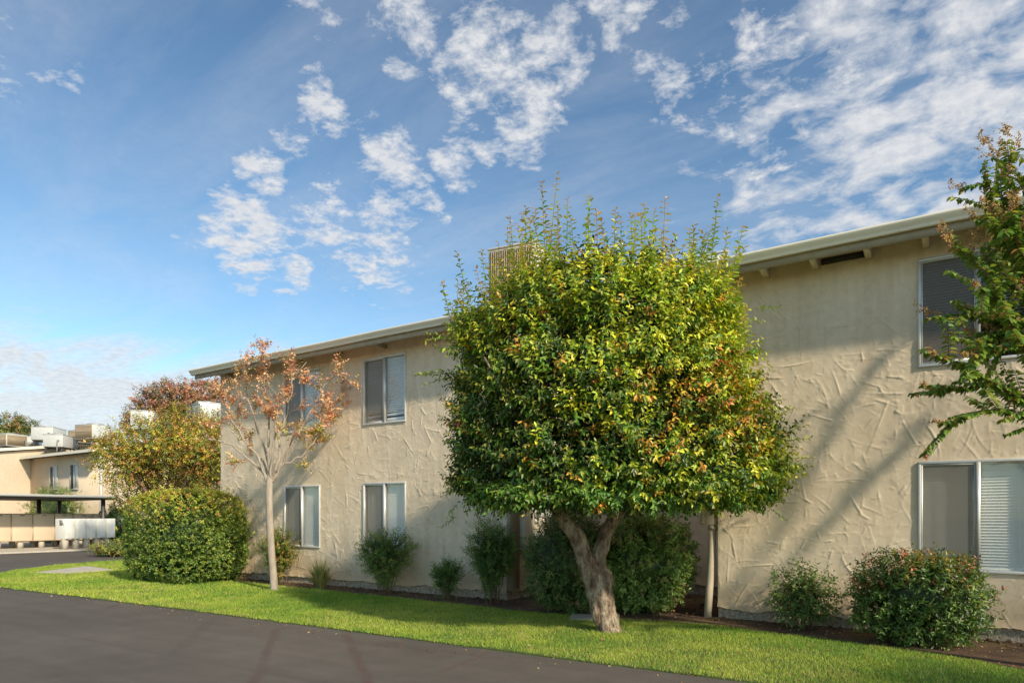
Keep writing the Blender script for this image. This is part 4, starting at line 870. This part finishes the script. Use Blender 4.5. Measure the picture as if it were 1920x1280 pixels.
# ------------------------------------------------------------------ distant apartment building
fa = thing('apartment_building', 'distant cream stucco apartment block with shingle roof beyond the carport', 'building', (-42, 20, 0))
def box_wall(name, x0, y0, x1, y1, z0, z1, holes=None):
    mb = MB(); mb.box(x0, y0, z0, x1, y1, z1); return mb.build(name, M['stucco_far'], fa)
FX0, FX1, FY = -47.0, -38.5, 18.0
box_wall('wall', FX0, FY, FX1, 32, 0, 4.95)
box_wall('wall', FX1 + .003, 22.2, -30.0, 32, 0, 4.9)
box_wall('wall', -62, 13.6, FX0 - .003, 32, 0, 4.85)
def roof_far(pts, t=.16):
    mb = MB(); v = list(pts) + [(a, b, c - t) for a, b, c in pts]; n = len(pts)
    mb.add(v, [tuple(range(n))], mi=1); mb.add(v, [tuple(range(n, 2*n))[::-1]]); [mb.add([v[i], v[(i+1) % n], v[n+(i+1) % n], v[n+i]], [(0, 1, 2, 3)]) for i in range(n)]
    mb.build('roof', [M['trim'], M['shingle']], fa)
gb = MB()
for x_, ya, yb_, yc, zt, ze in ((FX0 + .1, 13.7, 22, 31.9, 6.12, 4.8), (FX1 - .01, 18.0, 25, 31.9, 6.38, 4.9)): gb.add([(x_, ya, ze), (x_, yc, ze), (x_, yb_, zt)], [(0, 1, 2)]); gb.add([(x_, ya, 0), (x_, 18.0, 0), (x_, 18.0, ze), (x_, ya, ze)], [(0, 1, 2, 3)]) if ya < 18 else None
gb.build('gable', M['stucco_far'], fa)
roof_far([(FX0 - .2, FY - .6, 5.05), (FX1 + .5, FY - .6, 5.05), (FX1 + .5, 25, 6.55), (FX0 - .2, 25, 6.55)])
roof_far([(FX0 - .2, 25.01, 6.55), (FX1 + .5, 25.01, 6.55), (FX1 + .5, 32.6, 5.05), (FX0 - .2, 32.6, 5.05)])
roof_far([(FX1 + .51, 21.6, 5.0), (-29.6, 21.6, 5.0), (-29.6, 26.5, 5.9), (FX1 + .51, 26.5, 5.9)]); roof_far([(FX1 + .51, 26.51, 5.9), (-29.6, 26.51, 5.9), (-29.6, 32.4, 4.98), (FX1 + .51, 32.4, 4.98)])
roof_far([(-62, 13.0, 4.95), (FX0 + .35, 13.0, 4.95), (FX0 + .35, 22, 6.3), (-62, 22, 6.3)]); roof_far([(-62, 22.01, 6.3), (FX0 - .21, 22.01, 6.3), (FX0 - .21, 32, 4.9), (-62, 32, 4.9)])
def far_window(xc, z0, z1, w=.62):
    y = FY; f = MB(); a, b = xc - w/2, xc + w/2
    for q in ((a, z1-.05, b, z1), (a, z0, b, z0+.05), (a, z0+.05, a+.05, z1-.05), (b-.05, z0+.05, b, z1-.05), (xc-.03, z0+.05, xc+.03, z1-.05)): f.box(q[0], y-.06, q[1], q[2], y-.002, q[3])
    wn = f.build('window', M['metal_white'], fa); p = MB(); p.box(a+.05, y-.03, z0+.05, xc-.03, y-.004, z1-.05); p.build('pane', M['dark_metal'], wn)
    p = MB(); p.box(xc+.03, y-.03, z0+.05, b-.05, y-.004, z1-.05); p.build('pane', M['blind_far'], wn)
def xat(X, y): d = DV + (X - CX)/FPX*RV; return float(d[0]*y/d[1])
far_window(xat(101.5, FY), 3.05, 4.42, .95); far_window(xat(140, FY), 3.0, 4.42, .95)
far_window(xat(101.5, FY), .6, 1.9, .95); far_window(xat(140, FY), .6, 1.9, .95)
pp = MB(); pp.tube([(FX1 + .06, FY + .05, 0), (FX1 + .06, FY + .05, 4.9)], .06, 10); pp.tube([(FX0 + .1, 13.65, 0), (FX0 + .1, 13.65, 4.8)], .06, 10); pp.build('downpipe', M['metal_white'], fa, True)
# ------------------------------------------------------------------ carport, lockers
cp = thing('carport', 'flat roofed carport with white edge and dark slender posts', 'carport', (-36.5, 10, 0))
mb = MB(); mb.box(-39.8, 2, 2.30, -33.8, 16.55, 2.44); mb.build('roof', M['dark_metal'], cp)
mb = MB(); mb.box(-33.795, 1.95, 2.37, -33.72, 16.6, 2.48); mb.box(-39.9, 16.553, 2.37, -33.797, 16.62, 2.48); mb.box(-39.8, 2, 2.443, -33.8, 16.55, 2.47); mb.build('roof_edge', M['metal_white'], cp)
for x, y in ((-34.3, 16.2), (-38.8, 16.2), (-36.6, 16.6 - 2.2), (-38.8, 11), (-38.8, 6)):
    mb = MB(); mb.box(x - .07, y - .07, 0.06, x + .07, y + .07, 2.298); mb.build('post', M['dark_metal'], cp)
lk_lab = ['fully in sun, at the far left edge of the carport row', 'second from the left in the carport row', 'third from the left in the carport row', 'fourth in the row, left of the white lockers', 'half hidden behind the first white lockers', 'half hidden behind the middle white lockers', 'last in the row behind the white lockers']
ys = [12.08, 12.95, 13.8, 14.7, 15.5, 16.4, 17.25]
for i in range(len(ys)):
    y1 = ys[i]; y0 = (ys[i-1] if i else 11.2)
    t = thing('storage_locker', 'beige storage locker ' + lk_lab[i], 'locker', (-35.7, (y0+y1)/2, 0), 'beige lockers beneath the carport')
    mb = MB(); mb.box(-36.9, y0 + .02, .38, -35.7, y1 - .02, 1.64); o = mb.build('body', M['locker'], t)
    mb = MB(); mb.box(-35.697, y0 + .03, .40, -35.67, y1 - .03, 1.60); o = mb.build('door', M['locker'], t); bevel(o, .006)
    mb = MB(); mb.box(-35.668, (y0+y1)/2 - .09, 1.535, -35.655, (y0+y1)/2 + .09, 1.565); mb.build('vent_slot', M['dark_metal'], t)
    for xx in (-36.8, -35.95): mb = MB(); mb.box(xx, y0 + .30, .06, xx + .18, y0 + .50, .378); mb.build('leg', M['concrete'], t)
wl_lab = ['round emblem on its left side', 'second from the emblem end of its row', 'in the middle of its row of five', 'fourth from the emblem end of its row', 'last in its row, grey smudge on door']
for i in range(5):
    p0 = np.array([-33.05, 14.05]) + (np.array([-33.75, 16.55]) - np.array([-33.05, 14.05])) * i / 5; p1 = np.array([-33.05, 14.05]) + (np.array([-33.75, 16.55]) - np.array([-33.05, 14.05])) * (i+1) / 5
    dr = nrm(p1 - p0); nn = np.array([dr[1], -dr[0]]); p1 = p1 - dr * .075; rot = math.atan2(dr[1], dr[0])
    t = thing('parcel_locker', 'white locker on a pale post, ' + wl_lab[i], 'locker', (p0[0], p0[1], 0), 'white lockers in front of the carport')
    t.rotation_euler = (0, 0, rot); w = float(np.linalg.norm(p1 - p0))
    mb = MB(); mb.box(0, .0, .51, w, .62, 1.41); o = mb.build('body', M['locker_white'], t, world=False); bevel(o, .008)
    mb = MB(); mb.box(.02, -.022, .54, w - .02, -.002, 1.38); o = mb.build('door', M['locker_white'], t, world=False); bevel(o, .005)
    mb = MB(); mb.box(.0, .08, .06, .20, .30, .508); mb.build('leg', M['concrete'], t, world=False)
    if i == 0:
        mb = MB(); mb.box(-.004, .12, 1.10, -.001, .37, 1.36); sg = mb.build('sign_plate', M['metal_white'], t, world=False)
        mb = MB(); K = 20
        a = np.linspace(R(50), R(330), K); ro, ri = .085, .052
        V = [(-.008, .245 - ro*math.cos(x), 1.225 + ro*math.sin(x)) for x in a] + [(-.008, .245 - ri*math.cos(x), 1.225 + ri*math.sin(x)) for x in a]
        mb.add(V, [(j, j+1, K+j+1, K+j) for j in range(K-1) if j not in (8, 9)]); mb.add([(-.008, .24, 1.235), (-.008, .16, 1.235), (-.008, .16, 1.20), (-.008, .24, 1.20)], [(0, 1, 2, 3)]); mb.build('emblem', M['dark_metal'], sg, world=False)
# stepping slab, rock at bed, litter
slab = thing('stepping_slab', 'weathered pale concrete slab lying in the soil behind the leaning trunk', 'slab', tuple(np.append(at(1115, 1160, 9.95)[:2], 0)))
sp0 = np.array(slab.location); mb = MB(); mb.box(-.36, -.2, -.01, .36, .24, .05); o = mb.build('block', M['concrete'], slab, world=False); bevel(o, .02, 3); o.rotation_euler = (R(2), R(-2), R(25))
def litter():
    rs = np.random.default_rng(77); mb = MB(); n = 5200
    P = np.stack([rs.uniform(-17, 3, n), rs.uniform(5.7, 10, n)], 1); onl = inside(P, lawn_poly); inb = ~onl & (P[:, 1] > 8); edg = ~onl & (P[:, 1] < 6.6)
    keep = (edg & (rs.random(n) < .35)) | (onl & (rs.random(n) < .16 + .25*(P[:, 1] < 6.5))) | (inb & (rs.random(n) < .8)); P = P[keep]; n = len(P)
    z = np.where(inside(P, lawn_poly), .04, np.where(P[:, 1] < 7, .008, .03)); P3 = np.column_stack([P, z]); D = nrm(rs.normal(0, 1, (n, 3)) * [1, 1, .25]); Nn = nrm(rs.normal(0, .35, (n, 3)) + [0, 0, 1])
    leaves(mb, P3, D, Nn, rs.uniform(.015, .045, n), rs.uniform(.010, .022, n), palette([(.30, .17, .08), (.42, .27, .12), (.20, .10, .05), (.5, .42, .25), (.34, .12, .06)], [.3, .2, .25, .15, .1], n, rs), curl=.2)
    tag(mb.build('fallen_leaves', M['leaf_dull']), 'small dry fallen leaves scattered over lawn and soil bed', 'leaf litter', kind='stuff')
    mb = MB(); n = 420; X = rs.uniform(-15, 4, n); Y = 9.93 - np.abs(rs.normal(0, .14, n)); S = rs.uniform(.008, .032, n)
    for x, y, s in zip(X, Y, S):
        if -6.8 < x < -3.1: y += rs.uniform(0, 2.7)
        v = rs.normal(0, 1, (8, 3)); v = np.array([[a, b, c] for a in (-1, 1) for b in (-1, 1) for c in (-1, 1)], float) * s * rs.uniform(.5, 1, (8, 3)) + [x, y, .02 + s*.3]
        mb.add(v, [(0, 1, 3, 2), (4, 6, 7, 5), (0, 4, 5, 1), (2, 3, 7, 6), (0, 2, 6, 4), (1, 5, 7, 3)])
    tag(mb.build('rubble', M['soil']), 'crumbs of broken stucco and soil clods along the wall foot', 'rubble', kind='stuff')
litter()
# ------------------------------------------------------------------ camera
cam = bpy.data.cameras.new('camera'); co = bpy.data.objects.new('camera', cam); col.objects.link(co)
co.location = EYE; co.rotation_euler = (R(90), 0, YAW); cam.lens = 24; cam.sensor_width = 36; cam.shift_y = (YH - 640) / 1920; cam.clip_end = 2000
sc.camera = co
# ------------------------------------------------------------------ light
AZ, EL = R(18), R(33)     # sun stands beyond the right end of the wall, AZ in front of its plane
sv = Vector((math.cos(AZ)*math.cos(EL), -math.sin(AZ)*math.cos(EL), math.sin(EL)))
sl = bpy.data.lights.new('sun', 'SUN'); sl.energy = 5.0; sl.angle = R(2.0); sl.color = (1, .88, .68)
so = bpy.data.objects.new('sun', sl); col.objects.link(so); so.rotation_euler = sv.to_track_quat('Z', 'Y').to_euler(); so.location = (20, -5, 15)
w = bpy.data.worlds.new('World'); sc.world = w; w.use_nodes = True; nt = w.node_tree; bg = nt.nodes['Background']; bg.inputs[1].default_value = .15
sky = N(nt, 'ShaderNodeTexSky', sky_type='NISHITA'); sky.sun_disc = False; sky.sun_elevation = EL; sky.sun_rotation = R(90) + AZ; sky.altitude = 100; sky.dust_density = .6; sky.ozone_density = 2.0
tc = nt.nodes.new('ShaderNodeTexCoord'); dirv = tc.outputs['Generated']
vn = N(nt, 'ShaderNodeVectorMath', operation='NORMALIZE'); nt.links.new(dirv, vn.inputs[0]); dn = vn.outputs[0]
sx = nt.nodes.new('ShaderNodeSeparateXYZ'); nt.links.new(dn, sx.inputs[0])
zc = math_(nt, 'ADD', math_(nt, 'MAXIMUM', sx.outputs[2], 0.0), .12)
cx_ = math_(nt, 'DIVIDE', sx.outputs[0], zc); cy_ = math_(nt, 'DIVIDE', sx.outputs[1], zc)
cmb = nt.nodes.new('ShaderNodeCombineXYZ'); nt.links.new(cx_, cmb.inputs[0]); nt.links.new(cy_, cmb.inputs[1]); cp_ = cmb.outputs[0]
def cnoise(scale, det, rough, ms=(1, 1, 1), rot=0, dist=0):
    mp_ = nt.nodes.new('ShaderNodeMapping'); mp_.inputs['Scale'].default_value = ms; mp_.inputs['Rotation'].default_value = (0, 0, rot); nt.links.new(cp_, mp_.inputs[0])
    n_ = N(nt, 'ShaderNodeTexNoise', Scale=scale, Detail=det, Roughness=rough, Distortion=dist); nt.links.new(mp_.outputs[0], n_.inputs['Vector']); return n_.outputs[0]
n1 = cnoise(11.0, 10, .60, dist=.3); n2 = cnoise(30.0, 8, .65); n3 = cnoise(1.5, 8, .60, (1, 2.4, 1), R(35), .6); n4 = cnoise(8.0, 8, .6, dist=.3)
blobs = [(462, 440, 85, 1), (340, 424, 28, .6), (545, 507, 45, .8), (605, 403, 60, .9), (700, 465, 95, .8), (735, 312, 62, .95), (790, 350, 45, .8), (848, 312, 52, .9), (600, 215, 52, .95), (545, 250, 45, .7), (487, 326, 48, .8), (603, 146, 38, .7), (757, 118, 38, .8),
         (770, 25, 80, .9), (590, 25, 62, .6), (890, 135, 80, .9), (965, 110, 80, .95), (980, 215, 85, 1), (900, 262, 60, .7), (1060, 85, 70, .8), (620, 362, 32, .6), (30, 60, 55, .5), (25, 150, 55, .45), (120, 145, 40, .4), (455, 525, 35, .5), (730, 410, 60, .7), (690, 240, 30, .5), (825, 400, 28, .5), (880, 20, 60, .6), (1150, 20, 70, .8), (1300, 165, 80, .7), (1580, 115, 55, .8), (1480, 60, 110, .7), (930, 20, 60, .6), (190, 355, 20, .4), (1220, 60, 70, .5), (1420, 260, 90, .6)]
acc = None
for X, Y, r, s in blobs:
    d = np.array(DV + (X-CX)/FPX*RV + (YH-Y)/FPX*np.array([0, 0, 1.])); ln = np.linalg.norm(d); d /= ln; ang = r * 1.4 / FPX / ln
    dt = N(nt, 'ShaderNodeVectorMath', operation='DOT_PRODUCT'); nt.links.new(dn, dt.inputs[0]); dt.inputs[1].default_value = tuple(d)
    mr = nt.nodes.new('ShaderNodeMapRange'); mr.interpolation_type = 'SMOOTHSTEP'; mr.inputs['From Min'].default_value = math.cos(ang); mr.inputs['From Max'].default_value = 1.0; mr.inputs['To Max'].default_value = s
    nt.links.new(dt.outputs['Value'], mr.inputs['Value']); acc = mr.outputs[0] if acc is None else math_(nt, 'MAXIMUM', acc, mr.outputs[0])
# broad banks: everything towards the right of the view, and a low bank at the left horizon
def lobe(X, Y, r, s, ip='SMOOTHSTEP'):
    d = np.array(DV + (X-CX)/FPX*RV + (YH-Y)/FPX*np.array([0, 0, 1.])); d /= np.linalg.norm(d)
    dt = N(nt, 'ShaderNodeVectorMath', operation='DOT_PRODUCT'); nt.links.new(dn, dt.inputs[0]); dt.inputs[1].default_value = tuple(d)
    mr = nt.nodes.new('ShaderNodeMapRange'); mr.interpolation_type = ip; mr.inputs['From Min'].default_value = math.cos(R(r)); mr.inputs['From Max'].default_value = 1.0; mr.inputs['To Max'].default_value = s
    nt.links.new(dt.outputs['Value'], mr.inputs['Value']); return mr.outputs[0]
bank = math_(nt, 'MAXIMUM', lobe(2150, 200, 36, .95), lobe(1650, 330, 20, .72))
puff = math_(nt, 'MULTIPLY', math_(nt, 'SUBTRACT', math_(nt, 'ADD', math_(nt, 'MULTIPLY', acc, .42), math_(nt, 'ADD', math_(nt, 'MULTIPLY', n1, 1.25), math_(nt, 'MULTIPLY', n2, .55))), 1.10), 3.6, True)
puff = math_(nt, 'MULTIPLY', puff, math_(nt, 'MULTIPLY', acc, 3.0, True))
bnk = math_(nt, 'MULTIPLY', math_(nt, 'SUBTRACT', math_(nt, 'ADD', math_(nt, 'MULTIPLY', bank, .62), math_(nt, 'ADD', math_(nt, 'MULTIPLY', n3, .75), math_(nt, 'MULTIPLY', n4, 1.5))), 1.47), 3.0, True)
bnk = math_(nt, 'MULTIPLY', bnk, math_(nt, 'MULTIPLY', bank, 2.2, True))
wisp = math_(nt, 'MULTIPLY', math_(nt, 'SUBTRACT', n3, .37), .95, True)
el = math_(nt, 'ADD', math_(nt, 'SUBTRACT', .245, sx.outputs[2]), math_(nt, 'MULTIPLY', math_(nt, 'SUBTRACT', n3, .5), .22))
low = math_(nt, 'MULTIPLY', math_(nt, 'MULTIPLY', math_(nt, 'MULTIPLY', el, 12.0, True), math_(nt, 'MULTIPLY', lobe(-300, 900, 55, 1.0), 3.0, True)), math_(nt, 'ADD', .45, math_(nt, 'MULTIPLY', n3, 1.1)), True)
den = math_(nt, 'MAXIMUM', math_(nt, 'MAXIMUM', puff, bnk), math_(nt, 'MAXIMUM', math_(nt, 'MULTIPLY', wisp, .75), low))
den = math_(nt, 'MULTIPLY', den, .88, True)
shade = ramp(nt, n2, [(.3, (4.2, 4.4, 4.8)), (.62, (5.6, 5.6, 5.6))])
gm = nt.nodes.new('ShaderNodeGamma'); gm.inputs[1].default_value = 1.22
nt.links.new(mixc(nt, 1.0, sky.outputs[0], (.2, .2, .2), 'MULTIPLY'), gm.inputs[0])
skyc = mixc(nt, 1.0, gm.outputs[0], (6.1, 6.5, 5.8), 'MULTIPLY')
nt.links.new(mixc(nt, den, skyc, shade.outputs[0]), bg.inputs[0])
sc.view_settings.view_transform = 'Standard'; sc.view_settings.look = 'None'; sc.view_settings.exposure = 0; sc.view_settings.gamma = 1
sc.render.engine = 'CYCLES'; sc.cycles.max_bounces = 6; sc.cycles.transparent_max_bounces = 12
